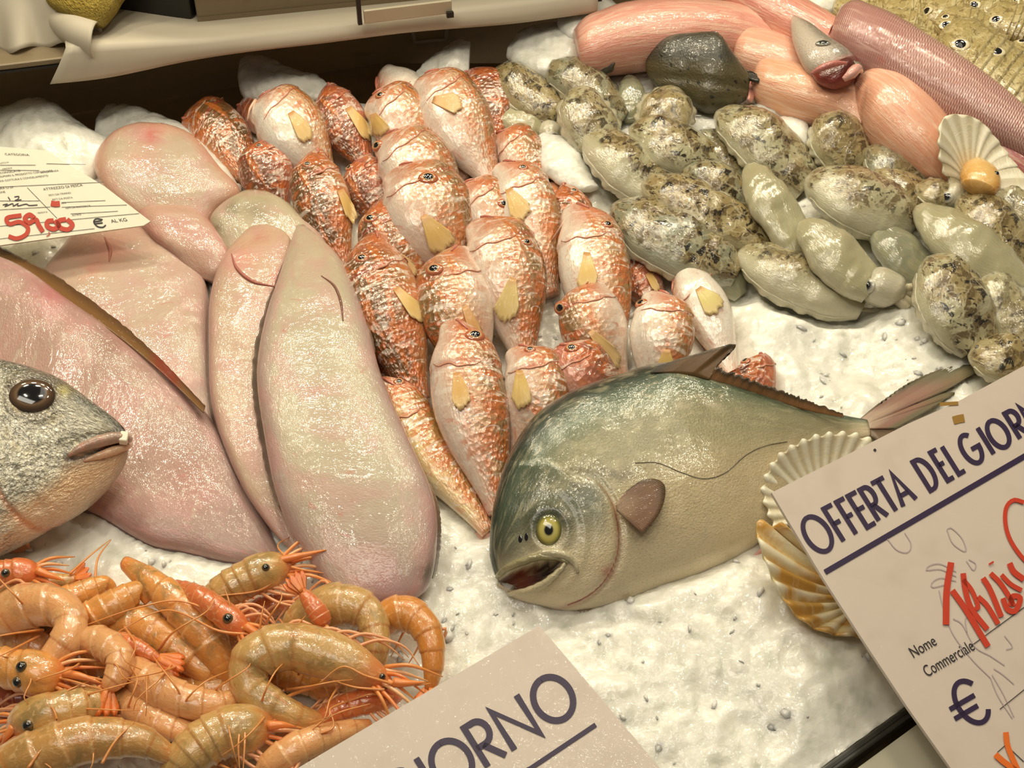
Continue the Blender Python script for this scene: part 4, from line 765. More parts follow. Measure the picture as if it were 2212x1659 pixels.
MS = [
    dict(label='mantis shrimp at the very back with amber tail plates, behind the grey shark head', sp=[(1800, 16, 3.6), (1860, 22, 3.4), (2010, -8, 2.4)], w=66, spots=[(1791, 16, 8), (1843, 11, 9)], plates=[((1742, 18), (1812, 40), 12)]),
    dict(label='mantis shrimp behind the mauve dogfish with two close dark tail spots', sp=[(1905, 30, 3.6), (1970, 34, 3.4), (2090, 26, 2.4)], w=70, spots=[(1917, 29, 7), (1942, 24, 8)]),
    dict(label='mantis shrimp with one odd broken looking spot, pressed against the mauve dogfish', sp=[(1900, 52, 3.8), (1960, 62, 3.6), (2070, 92, 2.4)], w=66, spots=[(1919, 49, 8), (1926, 37, 5)]),
    dict(label='amber plated mantis shrimp lying along the upper edge of the mauve dogfish', sp=[(1900, 74, 4.0), (1960, 92, 3.8), (2080, 140, 2.6)], w=62, spots=[(2002, 82, 6)], plates=[((1895, 66), (1992, 92), 15), ((1985, 92), (2040, 116), 12)]),
    dict(label='mantis shrimp with a single round spot, second back from the broad two spotted one', sp=[(1990, 20, 3.8), (2060, 34, 3.6), (2190, 60, 2.4)], w=70, spots=[(2002, 24, 9)]),
    dict(label='mantis shrimp just behind the broad two spotted one, its spots one above the other', sp=[(2020, 48, 4.2), (2090, 60, 4.0), (2220, 96, 2.8)], w=64, spots=[(2042, 36, 6), (2043, 54, 9)]),
    dict(label='broad mantis shrimp with two white ringed spots and a ridged back, nearest and largest', sp=[(2030, 78, 4.6), (2095, 118, 4.4), (2180, 184, 3.8), (2290, 262, 3.0)], w=114, spots=[(2074, 96, 13), (2152, 111, 13)]),
    dict(label='mantis shrimp at the far edge with a spot near a pink scratch', sp=[(2130, 34, 4.2), (2190, 54, 4.0), (2290, 90, 3.0)], w=66, spots=[(2151, 42, 9), (2144, 66, 7)]),
    dict(label='mantis shrimp at the top edge with one spot and an amber stripe', sp=[(2080, 6, 3.8), (2140, 16, 3.6), (2260, 40, 2.8)], w=60, spots=[(2104, 11, 9)], plates=[((2050, 10), (2100, 26), 8)]),
    dict(label='mantis shrimp cut off by the top corner of the view, one spot showing', sp=[(2170, -2, 3.6), (2220, 6, 3.4), (2320, 24, 2.8)], w=56, spots=[(2190, 5, 8)]),
    dict(label='mantis shrimp with an amber plate beside the ridged back of the broad two spotted one', sp=[(2168, 118, 3.8), (2230, 140, 3.6), (2330, 180, 3.0)], w=70, spots=[(2211, 66, 8)], plates=[((2186, 140), (2240, 172), 16)]),
    dict(label='plain backed mantis shrimp lying between the mauve dogfish and the ridged one', sp=[(2000, 118, 3.2), (2080, 176, 3.2), (2160, 236, 3.0), (2290, 318, 2.6)], w=66),
    dict(label='spotless mantis shrimp filling the back row above the two close dark spots', sp=[(1870, -6, 2.8), (1960, -2, 2.8), (2100, -14, 2.2)], w=60),
]
for d in MS: mantis(**d)
# ------------------------------------------------------------------ prawns
M_prawn = skin('prawn_shell', [('noise', (.9, .9), .46, .66, (140, 120, 74), .75, 4, 1.0, True), ('noise', (3, 4), .52, .70, (240, 194, 140), .5, 3, .8), ('noise', (.7, 2), .55, .75, (206, 108, 48), .45, 3, .8), ('noise', (6, 6), .60, .72, (186, 112, 60), .45, 3)],
    [('noise', (3, 4), .25, 3, .8), ('noise', (12, 12), .12, 2)], rough=.27, coat=.9, spec=.5, sss=.35, sssr=.006)
M_leg = skin('prawn_leg', [('noise', (1, 3), .5, .7, (244, 196, 156), .5, 2)], rough=.3, coat=.5, sss=.3)
M_tailfan = skin('prawn_tail', [('wave', (5, .4), .3, .8, (240, 150, 70), .5, 2, .5)], [('wave', (5, .4), .2, 2, .4)], rough=.28, coat=.6)
PR = [(0, .06), (.03, .30), (.09, .62), (.18, .9), (.28, 1), (.38, 1), (.44, .95), (.6, .92), (.76, .78), (.9, .56), (1, .34)]
PRT = [(0, .45), (.08, .8), (.25, 1), (.5, .95), (.75, .75), (.9, .55), (1, .34)]      # the head is hidden: only the tail part
ORANGE = ((240, 186, 112), (228, 158, 80)); GREY = ((222, 180, 114), (198, 158, 94)); PALE = ((242, 194, 142), (230, 170, 112)); RED = ((232, 150, 90), (218, 118, 64))
def prawn(label, sp, w, col=ORANGE, grey=.6, head=True, eye=None, rost=None, tail=None, legs=0, lside=1, ant=(), belly=None, sink=-.1, er=9):
    b = spine_body(sp, w, .88, PR if head else PRT, 84, 26, ex=.96)
    t0 = .40 if head else .12; ns = 6
    ph = np.clip((b.t-t0)/(1-t0), 0, 1)*ns; s = ph % 1; on_ = (b.t > t0)
    k = 1+on_*(.09*s**1.5-.04); 
    b.pts = b.ctr[:, None]+(b.pts-b.ctr[:, None])*k[:, None, None]
    r = thing('prawn', label, 'prawn', b.ctr[42]-b.N[42]*b.th.max(), 'raw prawns heaped beside the soles')
    def cf(T, TT, px):
        c = mix(lin(col[0]), lin(col[1]), sstep(-.2, .8, np.cos(TT-math.pi/2)))
        sg = (np.clip((T-t0)/(1-t0), 0, 1)*ns) % 1; on = (T > t0)
        c = mix(c, lin((240, 200, 150)), on*sstep(.86, .98, sg)*.30); c = mix(c, lin((196, 108, 48)), on*sstep(.12, .0, sg)*.45)
        if head: c = mix(c, lin((222, 112, 56)), sstep(.2, .04, T)*.7); c = mix(c, lin((190, 120, 66)), np.exp(-((T-.40)/.012)**2)*.5)
        c = mix(c, lin((232, 120, 50)), sstep(.9, 1, T)*.5)
        return np.concatenate([c, (grey*sstep(.1, .25, T)*sstep(1, .85, T))[..., None]], -1)
    build(b, 'body', M_prawn, r, cf, sink=sink)
    hd = b.ctr[0]; N0 = b.N[2]; fw = unit(b.ctr[0]-b.ctr[6])
    if rost:
        rf = np.random.default_rng(abs(int(rost[0][0]))+5); up = unit(np.cross(fw, BN))
        for i in range(7):
            an = (i-3)*.16+rf.uniform(-.08, .08); ln = b.a.max()*rf.uniform(1.6, 3.4); s0 = hd-fw*b.a.max()*.7+up*(i-3)*b.a.max()*.16+N0*b.th.max()*.1
            d0 = unit(fw*math.cos(an)+up*math.sin(an)); tube('feeler', [s0, s0+d0*ln*.45+BN*rf.uniform(.0, .004), s0+d0*ln+up*rf.uniform(-.3, .3)*ln*.3-BN*rf.uniform(0, .004)], [.0011, .0009, .0003], M_leg, r, seg=6, n=12, col=[(236, 150, 80), (244, 184, 134), (228, 128, 62)][i % 3])
        a = np.array(rost, float); tube('rostrum', P(a[:, :2], a[:, 2]), [.0024, .0016, .0003], M_leg, r, col=(234, 140, 72), n=10)
    for ex, ey in (eye or ()):
        a, n = surf(b, (ex, ey)); k = depth(a)/FPX; n = unit(n+.5*unit(CAM-a))
        e = dome('eye', a-n*er*.2*k, n, er*1.0*k, er*.8*k, M_eye, r, [(0, (20, 18, 14)), (.5, (36, 32, 22)), (1, (104, 88, 56))], 18); dome('pupil', a+n*er*.42*k, n, er*.6*k, er*.24*k, M_pupil, e, [(0, (10, 9, 8)), (1, (10, 9, 8))], 14)
    if tail:
        (tx, ty), L, wd, hh = tail[:4]; e0 = proj(b.ctr[-1]); d = np.array([tx, ty], float); d /= np.linalg.norm(d); q = np.array([d[1], -d[0]])
        for i, a in enumerate((-.62, -.28, .05, .36, .68)):
            dd = d*math.cos(a*wd)+q*math.sin(a*wd); qq = np.array([dd[1], -dd[0]]); LL = L*(1-.18*abs(a)); ww = L*.17; e1 = e0+q*a*w*.22-d*4
            fin('tail_blade', [e1-qq*ww*.4, e1, e1+qq*ww*.4], [e1+dd*LL*.7-qq*ww, e1+dd*LL, e1+dd*LL*.7+qq*ww], M_tailfan, r, hb=(b.ctr[-1]@BN)*100+.12*(2-abs(i-2)), ho=hh+.10*(2-abs(i-2)), nu=12, nv=6, thick=.0008, colf=lambda k_, u: mix(lin((232, 136, 62)), lin((224, 104, 40)), k_), curl=.0015)
    rg = np.random.default_rng(abs(int(sp[0][0]*7+sp[0][1]*3))+3)
    for i in range(legs):
        tt = (.2+.05*i) if head else .2+.09*i; j = int(tt*83); ang = 0 if lside > 0 else math.pi; jj = np.argmin(np.abs(np.angle(np.exp(1j*(b.theta-ang)))))
        p0 = b.pts[j, jj]; side = unit(b.pts[j, jj]-b.ctr[j]); ln = b.a.max()*(1.5+.5*rg.random())
        p1 = p0+side*ln*(.15+.35*rg.random())+fw*ln*(.3+.5*rg.random())+BN*.002; p2 = p1+side*ln*(.3*rg.random()-.05)+fw*ln*(.6+.4*rg.random())-BN*.002; p3 = p2+fw*ln*.5-side*ln*.2*rg.random()-BN*.003
        tube('leg', [p0-side*.002, p1, p2, p3], [.0009, .0008, .0006, .0002], M_leg, r, col=(236, 164, 118), n=14)
    for a in ant:
        a = np.array(a, float); tube('antenna', P(a[:, :2], a[:, 2]), [.0008, .0006, .0004, .0002], M_leg, r, seg=5, col=(234, 150, 84), n=26)
    return r
PW = [
    dict(label='long olive orange prawn slanting up to a rounded orange end against the open ice', sp=[(500, 1470, 2.0), (440, 1370, 3.2), (360, 1285, 3.8), (268, 1215, 3.6)], w=84, col=ORANGE, grey=.9, head=False),
    dict(label='prawn whose orange feelers reach the tail of the big pale sole', sp=[(640, 1222, 3.2), (560, 1240, 3.4), (480, 1280, 3.0), (420, 1330, 2.0)], w=74, col=GREY, grey=.8, eye=[(574, 1226)], er=9, legs=5, lside=1, rost=[(600, 1212, 3.8), (650, 1200, 4.0), (705, 1188, 4.0)], ant=[[(630, 1225, 3.8), (660, 1232, 3.8), (700, 1238, 3.4)], [(610, 1235, 3.8), (560, 1275, 3.6), (440, 1290, 3.8)], [(630, 1215, 3.6), (600, 1180, 3.0), (625, 1160, 2.2)]]),
    dict(label='prawn with a bright orange head and grey eye pointing at the arched prawns', sp=[(540, 1372, 4.2), (490, 1332, 4.4), (430, 1290, 4.2), (380, 1262, 3.4)], w=58, col=RED, grey=.2, eye=[(492, 1336)], er=12, legs=4, lside=-1, rost=[(530, 1352, 4.6), (560, 1372, 4.4), (600, 1392, 4.0)], ant=[[(540, 1370, 4.4), (470, 1362, 4.8), (360, 1318, 4.6), (240, 1372, 4.2)], [(530, 1360, 4.6), (400, 1300, 4.6), (300, 1312, 4.8), (180, 1352, 4.4)], [(560, 1375, 4.4), (615, 1385, 4.2), (640, 1400, 3.4)], [(500, 1330, 4.6), (495, 1300, 5.0), (485, 1270, 5.2)], [(560, 1370, 4.4), (565, 1330, 5.0), (572, 1298, 5.2)]]),
    dict(label='thin greenish prawn lying flat just below the bream, topmost of the small stacked ones', sp=[(-20, 1288, 2.6), (70, 1268, 2.8), (165, 1250, 2.6)], w=44, col=GREY, grey=.9, head=False, tail=((1, -.1), 40, 1.0, 2.6)),
    dict(label='slim prawn with a shiny bent back, second of the small stacked ones', sp=[(90, 1312, 2.8), (160, 1288, 3.2), (225, 1262, 3.0), (250, 1280, 2.6)], w=48, col=ORANGE, grey=.6, head=False, ant=[[(150, 1240, 3.0), (195, 1200, 3.0), (238, 1166, 2.4)], [(205, 1250, 3.0), (212, 1205, 3.0), (240, 1166, 2.4)]]),
    dict(label='slim prawn with a folded tip lying over the long olive orange one', sp=[(165, 1350, 3.2), (240, 1310, 3.8), (300, 1278, 3.8), (322, 1300, 3.4)], w=60, col=ORANGE, grey=.4, head=False),
    dict(label='curled prawn with a wet white glint on its bend, left of the slim folded one', sp=[(-30, 1350, 3.4), (60, 1310, 3.8), (135, 1315, 4.4), (152, 1368, 4.6), (110, 1430, 4.2), (60, 1470, 3.6)], w=84, col=PALE, grey=.35, head=False, legs=3, lside=1),
    dict(label='broad plain prawn in the middle of the heap under the crossing feelers', sp=[(200, 1352, 2.4), (290, 1345, 2.8), (370, 1390, 2.8), (430, 1440, 2.4), (500, 1480, 1.8)], w=84, col=ORANGE, grey=.7, head=False),
    dict(label='large curved prawn with a greenish back and dark eyes, beside the small front sign', sp=[(852, 1482, 4.6), (790, 1450, 4.8), (700, 1412, 5.0), (610, 1398, 5.0), (545, 1430, 4.8), (545, 1490, 4.4), (620, 1540, 4.0), (700, 1562, 3.4)], w=98, col=GREY, grey=.75, eye=[(826, 1462), (836, 1482)], er=8, legs=6, lside=-1, rost=[(850, 1474, 5.0), (880, 1476, 5.0), (920, 1474, 4.8)], ant=[[(850, 1478, 5.0), (790, 1460, 5.6), (740, 1440, 5.8), (690, 1475, 5.4)], [(850, 1480, 5.0), (900, 1480, 4.8), (930, 1476, 4.4)], [(830, 1490, 5.0), (770, 1485, 5.4), (720, 1470, 5.2)]]),
    dict(label='arched grey orange prawn with its back against the tail of the big pale sole', sp=[(620, 1372, 2.8), (670, 1330, 3.4), (735, 1305, 3.8), (795, 1325, 3.8), (815, 1390, 3.6), (812, 1460, 3.0)], w=82, col=GREY, grey=.6, head=False, legs=5, lside=1),
    dict(label='hoop shaped golden prawn nearest the open ice, legs inside its curve', sp=[(812, 1372, 2.6), (842, 1332, 3.2), (888, 1328, 3.4), (925, 1368, 3.4), (936, 1430, 3.0), (930, 1490, 2.4)], w=70, col=((232, 170, 88), (214, 140, 60)), grey=.15, head=False, legs=5, lside=1, tail=((-.1, 1), 50, .8, 2.2)),
    dict(label='small bright orange prawn standing tail up over the arched grey orange one', sp=[(704, 1352, 4.6), (688, 1325, 5.0), (668, 1298, 5.2), (650, 1275, 5.2)], w=44, col=RED, grey=0, head=False, tail=((-.7, -1), 44, .8, 5.4), ant=[[(704, 1350, 4.8), (715, 1395, 5.0), (700, 1420, 4.6)], [(704, 1350, 4.8), (740, 1390, 5.0), (790, 1420, 4.6)]]),
    dict(label='banded orange prawn with pale rings and a spiked tail tip, front of the heap center', sp=[(262, 1425, 3.6), (325, 1478, 4.4), (395, 1512, 4.6), (465, 1522, 4.4), (520, 1505, 4.0)], w=82, col=PALE, grey=.25, head=False, tail=((1, -.15), 40, .9, 4.0)),
    dict(label='pale orange prawn bent double with its tail fan hanging down over the dark gap', sp=[(175, 1392, 3.8), (220, 1390, 4.6), (258, 1420, 5.0), (250, 1462, 5.0), (228, 1490, 4.8)], w=72, col=PALE, grey=.1, head=False, tail=((-.35, 1), 70, .75, 4.4)),
    dict(label='small orange prawn lying across the broad plain one, blades spread toward the big curved one', sp=[(240, 1378, 4.0), (290, 1396, 4.4), (345, 1424, 4.2)], w=40, col=RED, grey=0, head=False, tail=((1, .6), 66, .6, 3.8)),
    dict(label='prawn facing the heap with two brown eyes at the edge, its head band orange', sp=[(150, 1462, 4.6), (80, 1455, 4.8), (0, 1440, 4.6), (-80, 1420, 4.0)], w=92, col=ORANGE, grey=.4, eye=[(46, 1440), (38, 1474)], er=13, legs=0, rost=[(140, 1455, 5.2), (180, 1462, 5.4), (220, 1476, 5.2)], ant=[[(120, 1462, 5.0), (170, 1475, 5.4), (230, 1492, 5.0)], [(60, 1430, 5.4), (20, 1420, 5.6), (-40, 1416, 5.2)]]),
    dict(label='olive headed prawn with a dark green eye and red snout, under the hanging tail fan', sp=[(18, 1588, 4.0), (70, 1556, 4.6), (140, 1536, 4.8), (215, 1520, 4.2), (290, 1500, 3.4)], w=86, col=GREY, grey=.9, eye=[(60, 1568)], er=14, legs=4, lside=1, rost=[(30, 1570, 4.8), (15, 1590, 4.6), (2, 1610, 4.2)], ant=[[(30, 1560, 5.0), (100, 1520, 5.6), (150, 1490, 5.4), (215, 1462, 5.0)], [(20, 1575, 4.8), (-20, 1590, 4.6), (-60, 1620, 4.0)]]),
    dict(label='big prawn along the bottom with a plain translucent back, nearest the camera', sp=[(-20, 1668, 4.6), (80, 1632, 5.2), (190, 1598, 5.4), (300, 1600, 5.2), (380, 1640, 4.6)], w=98, col=((226, 172, 104), (196, 148, 84)), grey=.6, head=False, ant=[[(220, 1650, 6.0), (250, 1600, 6.2), (290, 1560, 5.8)], [(60, 1660, 6.0), (110, 1600, 6.2), (200, 1560, 5.6)]]),
    dict(label='orange prawn turned on its back behind the big bottom one, swimmer legs showing', sp=[(252, 1482, 3.4), (300, 1535, 4.0), (370, 1572, 4.2), (440, 1592, 3.8)], w=70, col=PALE, grey=.1, head=False, legs=5, lside=-1),
    dict(label='prawn with a blunt grey back and orange head, right of the big bottom one', sp=[(600, 1572, 4.0), (540, 1575, 4.4), (470, 1590, 4.6), (400, 1640, 4.4), (360, 1700, 3.8)], w=104, col=GREY, grey=.6, legs=4, lside=1, rost=[(580, 1568, 4.8), (610, 1566, 4.8), (640, 1570, 4.4)], ant=[[(520, 1560, 5.2), (515, 1610, 5.4), (518, 1670, 5.0)], [(530, 1560, 5.2), (528, 1620, 5.4), (524, 1680, 5.0)]]),
    dict(label='small dark orange prawn low in the gap under the two eyed one', sp=[(-30, 1520, 2.6), (40, 1510, 2.8), (130, 1500, 2.6)], w=66, col=((186, 84, 44), (160, 66, 34)), grey=0, head=False),
    dict(label='orange pink prawn slipping under the edge of the small front sign', sp=[(560, 1672, 4.2), (640, 1618, 4.6), (720, 1588, 4.2), (800, 1566, 3.4)], w=66, col=PALE, grey=.1, head=False, legs=3, lside=-1, ant=[[(640, 1600, 5.0), (720, 1545, 5.0), (800, 1520, 4.8)], [(690, 1585, 5.0), (720, 1570, 5.0), (712, 1530, 5.0)]]),
    dict(label='small prawn below the bream with a square dark eye and vivid orange cheek', sp=[(95, 1242, 3.0), (50, 1238, 3.2), (0, 1240, 3.2), (-60, 1246, 2.8)], w=56, col=RED, grey=.1, eye=[(12, 1238)], er=10, rost=[(80, 1232, 3.6), (110, 1244, 3.5), (140, 1254, 3.2)], ant=[[(60, 1222, 3.6), (30, 1212, 3.8), (-20, 1212, 3.6)]]),
    dict(label='reddish prawn squeezed between the large curved one and the small front sign', sp=[(870, 1508, 3.4), (800, 1512, 3.8), (730, 1535, 3.6), (660, 1580, 3.0)], w=56, col=RED, grey=0, legs=4, lside=1, ant=[[(850, 1505, 4.2), (800, 1500, 4.6), (740, 1520, 4.2)]]),
    dict(label='pinkish prawn belly under the pale bent one, beside the dark gap', sp=[(290, 1555, 3.0), (250, 1520, 3.2), (190, 1480, 3.0)], w=64, col=((222, 142, 108), (206, 116, 80)), grey=0, head=False),
    dict(label='prawn tail in the corner between the red snouted prawn and the big bottom one', sp=[(-30, 1625, 3.4), (40, 1618, 3.4), (140, 1605, 3.0)], w=58, col=ORANGE, grey=.5, head=False),
    dict(label='dusky prawn deep under the orange headed one, only its side visible', sp=[(600, 1450, 2.6), (520, 1400, 2.6), (460, 1350, 2.2)], w=70, col=((176, 116, 66), (150, 92, 50)), grey=.5, head=False),
]
for d in PW: prawn(**d)
# the layer below: prawns of which only slivers show between the others
for (x, y, a, L, h, w, cl) in [(60, 1400, 20, 170, 1.6, 76, PALE), (200, 1440, -15, 170, 1.8, 76, ORANGE), (330, 1440, 35, 170, 1.6, 78, GREY), (120, 1500, -25, 170, 2.0, 80, ORANGE), (470, 1500, 10, 180, 1.6, 80, ORANGE), (430, 1545, -30, 170, 2.0, 76, RED), (620, 1470, 15, 160, 1.8, 74, ORANGE), (560, 1540, 40, 160, 2.0, 76, PALE), (740, 1480, -10, 150, 1.8, 66, ORANGE), (240, 1560, 15, 180, 2.4, 80, RED), (110, 1590, -10, 180, 2.2, 80, ORANGE), (500, 1630, -20, 170, 2.4, 80, ORANGE), (60, 1330, 5, 170, 1.6, 66, ORANGE), (250, 1370, -20, 170, 1.6, 70, ORANGE), (570, 1330, -30, 140, 1.4, 56, RED), (420, 1420, 60, 150, 1.8, 70, ORANGE)]:
    ca, sa = math.cos(math.radians(a)), math.sin(math.radians(a))
    an_ = []
    for q_ in range(2):
        g_ = np.random.default_rng(x*13+y+q_); b_ = g_.uniform(0, 2*math.pi); ax_, ay_ = x+g_.uniform(-40, 40), y+g_.uniform(-40, 40); l_ = g_.uniform(120, 220)
        an_.append([(ax_, ay_, 3.5), (ax_+math.cos(b_)*l_*.35+g_.uniform(-20, 20), ay_+math.sin(b_)*l_*.22, 5.6), (ax_+math.cos(b_)*l_*.7+g_.uniform(-25, 25), ay_+math.sin(b_)*l_*.45, 5.8), (ax_+math.cos(b_)*l_, ay_+math.sin(b_)*l_*.6, 5.0)])
    rr_ = prawn('prawn deep in the heap, only slivers of orange shell showing between the others', [(x-ca*L/2, y-sa*L/2, h-.3), (x+sa*12, y-ca*12, h), (x+ca*L/2, y+sa*L/2, h-.3)], w, cl, .4, head=False, legs=5, lside=1 if x % 20 else -1, ant=an_)
    rr_['group'] = 'prawns buried in the heap'
# ------------------------------------------------------------------ scallop shells
M_shell = skin('shell_inside', [('noise', (.8, 3), .5, .7, (236, 222, 184), .5, 3)], [('noise', (6, 6), .2)], rough=.3, coat=.45, sss=.15)
def scallop(label, apex, rim, ha, hr, ribs, amp, bowl, cols, muscle=None, alt=None):
    """a fan of ribs from the hinge to the rim line."""
    nu, nv = ribs*8+1, 22; R = spline(np.array(rim, float), nu); u = np.linspace(0, 1, nu); k = np.linspace(.04, 1, nv)
    hr_ = np.interp(u, np.linspace(0, 1, np.size(hr)), np.atleast_1d(hr)); ap = np.array(apex, float)
    v = []; A3 = P(ap, ha); R3 = P(R, hr_); nrm = unit(np.cross(R3[-1]-A3, R3[0]-A3)); nrm = nrm if nrm@(CAM-A3) > 0 else -nrm
    for x in k:
        q = A3*(1-x)+R3*x+np.outer(np.cos(u*ribs*2*math.pi)*amp*x-bowl*math.sin(math.pi*min(x*.92+.04, 1))*np.sin(u*math.pi)**.5, nrm)
        v.append(q)
    v = np.array(v); lip = .0013*np.cos(u*ribs*2*math.pi); v[-1] += (unit(R3-A3))*lip[:, None]
    r = thing('scallop_shell', label, 'shell', A3)
    rr = np.cos(u*ribs*2*math.pi)[None]; c = mix(lin(cols[0]), lin(cols[1]), sstep(-.6, .9, rr)*np.ones((nv, 1)))
    c = mix(c, lin(cols[2]), sstep(.55, .02, k)[:, None]*np.ones((1, nu)))
    if alt: c = alt(c, k[:, None]+0*u[None], u[None]+0*k[:, None])
    uv = np.stack(np.broadcast_arrays(u[None]*6, k[:, None]*6), -1)
    solid(mesh('valve', v.reshape(-1, 3), grid_faces(nv, nu, False), M_shell, r, uv, c), .0014)
    if muscle:
        L, R_, h = muscle; b = body(L, R_, h, h, .55, 30, 24); build(b, 'muscle', M_muscle, r, lambda T, TT, px: mix(lin((228, 184, 112)), lin((206, 150, 72)), sstep(.4, 1, np.abs(np.cos(TT)))), note=False)
    BODIES.append((v[nv//2][::8], np.full(len(v[nv//2][::8]), .01), (v[nv//2][::8]@BN)-.004))
    return r
M_muscle = skin('scallop_muscle', [('noise', (2, 2), .5, .7, (236, 206, 150), .5, 3)], [('noise', (4, 4), .4)], rough=.25, coat=.7, sss=.3)
S1 = scallop('cream scallop shell holding an amber scallop, standing by the pink dogfish', (2096, 408), [(2052, 402), (2030, 340), (2034, 262), (2078, 250), (2122, 268), (2160, 312), (2190, 352), (2216, 384), (2226, 410)], 3.4, [3.6, 5.0, 6.2, 6.6, 6.4, 5.8, 5.0, 4.4, 3.8], 13, .0016, .007,
    ((206, 196, 166), (238, 230, 206), (222, 176, 96)), ([(2078, 396), (2074, 376), (2082, 356), (2100, 344)], [(2150, 418), (2162, 404), (2156, 374), (2126, 346)], 4.8))
a3 = P(np.array((2152, 374.)), 5.3); dome('dark_speck', a3, BN, .0019, .001, M_pupil, S1, [(0, (16, 12, 16)), (1, (24, 20, 24))], 14)
scallop('white ribbed scallop shell standing behind the top corner of the large offer sign', (1800, 1110), [(1672, 1140), (1654, 1090), (1648, 1055), (1660, 1018), (1684, 984), (1724, 958), (1772, 940), (1832, 936), (1880, 950), (1920, 985)], 2.6, [3.0, 3.6, 4.0, 4.4, 4.8, 5.0, 5.0, 4.8, 4.4, 3.8], 15, .0007, .006, ((212, 202, 172), (240, 234, 212), (222, 212, 180)))
def yel(c, k, u):
    n = fbm(np.stack([u*9, k*5, 0*u], -1), 3); return mix(c, lin((206, 158, 74)), sstep(-.15, .45, n+.9*(k-.45)-.5*(u < .16)))
scallop('yellow stained scallop shell seen edge on beside the left edge of the large offer sign', (1880, 1290), [(1690, 1136), (1655, 1128), (1634, 1140), (1656, 1212), (1690, 1284), (1732, 1336), (1790, 1366), (1850, 1374), (1880, 1386)], 2.4, [4.4, 4.6, 4.6, 4.2, 3.8, 3.4, 3.0, 2.8, 2.6], 9, .0018, .006, ((224, 204, 150), (244, 234, 206), (212, 170, 90)), alt=yel)
# ------------------------------------------------------------------ signs
M_card = skin('sign_card', [('noise', (.4, .4), .5, .75, (190, 174, 160), .35, 3), ('noise', (3, 3), .70, .78, (170, 154, 126), .4, 3)], [('noise', (.5, .5), .25, 2)], rough=.45, coat=.25, base=(206, 192, 180))
M_card2 = skin('price_card', [('noise', (.5, .5), .5, .75, (226, 218, 190), .4, 3)], [('noise', (.6, .6), .2, 2)], rough=.5, coat=.15, base=(240, 234, 212))
def ink(name, c): return skin(name, base=c, rough=.5, coat=.1)
I_purple, I_black, I_red, I_line, I_pencil, I_stain, I_orange = ink('purple_ink', (44, 26, 62)), ink('black_ink', (34, 30, 34)), ink('red_marker', (194, 56, 28)), ink('thin_line_ink', (70, 62, 60)), ink('faint_drawing_ink', (178, 162, 164)), ink('brown_stain', (150, 112, 44)), ink('orange_marker', (224, 108, 30))
class Sheet:
    def __init__(s, pts3, eps=.0004):
        a, b, c = [np.asarray(x, float) for x in pts3]; s.o = a; s.n = unit(np.cross(b-a, c-a)); s.n = s.n if s.n@(CAM-a) > 0 else -s.n; s.eps = eps
    def at(s, p, k=1): return hit(np.asarray(p, float), s.o+s.n*s.eps*k, s.n)
def card(name, sh, corners, label, cat, m, thick=.0018, group=None):
    v = sh.at(np.array(corners, float), 0); r = thing(name, label, cat, v.mean(0), group); k = len(v)
    vv = np.vstack([v, v-sh.n*thick]); f = [tuple(range(k)), tuple(range(2*k-1, k-1, -1))]+[(i, k+i, k+(i+1) % k, (i+1) % k) for i in range(k)]
    ux = unit(v[1]-v[0]); uy = np.cross(sh.n, ux); uv = np.stack([(vv-v[0])@ux, (vv-v[0])@uy], 1)*100
    mesh('card', vv, f, m, r, uv, smooth=False); return r
def strokes(name, sh, lines, wpx, m, parent, k=1, closed=()):
    """flat strokes on the card: one mesh for one word or mark."""
    V, F = [], []
    for li, ln in enumerate(lines):
        w = wpx if np.isscalar(wpx) else wpx[li]; p = np.asarray(ln, float)
        d = np.gradient(p, axis=0) if len(p) > 2 else np.repeat([p[1]-p[0]], 2, 0)
        seg = np.diff(p, axis=0); seg = seg/np.maximum(np.linalg.norm(seg, axis=1, keepdims=True), 1e-9)
        t = np.vstack([seg[:1], seg[:-1]+seg[1:], seg[-1:]]); t = t/np.maximum(np.linalg.norm(t, axis=1, keepdims=True), 1e-9)
        q = np.stack([t[:, 1], -t[:, 0]], 1); sc = np.ones(len(p)); sc[1:-1] = 1/np.maximum((q[1:-1]*np.stack([seg[:-1, 1], -seg[:-1, 0]], 1)).sum(1), .45)
        ww = np.broadcast_to(np.asarray(w, float), (len(p),)) if np.ndim(w) else np.full(len(p), float(w))
        a = p+q*(ww*sc/2)[:, None]; b = p-q*(ww*sc/2)[:, None]; i0 = len(V)
        for x, y in zip(a, b): V += [x, y]
        F += [(i0+2*i, i0+2*i+1, i0+2*i+3, i0+2*i+2) for i in range(len(p)-1)]
    v = sh.at(np.array(V), k); return mesh(name, v, F, m, parent, np.zeros((len(V), 2)), smooth=False)
def arc(cx, cy, rx, ry, a0, a1, n=24):
    a = np.radians(np.linspace(a0, a1, n)); return np.stack([cx+rx*np.cos(a), cy+ry*np.sin(a)], 1)
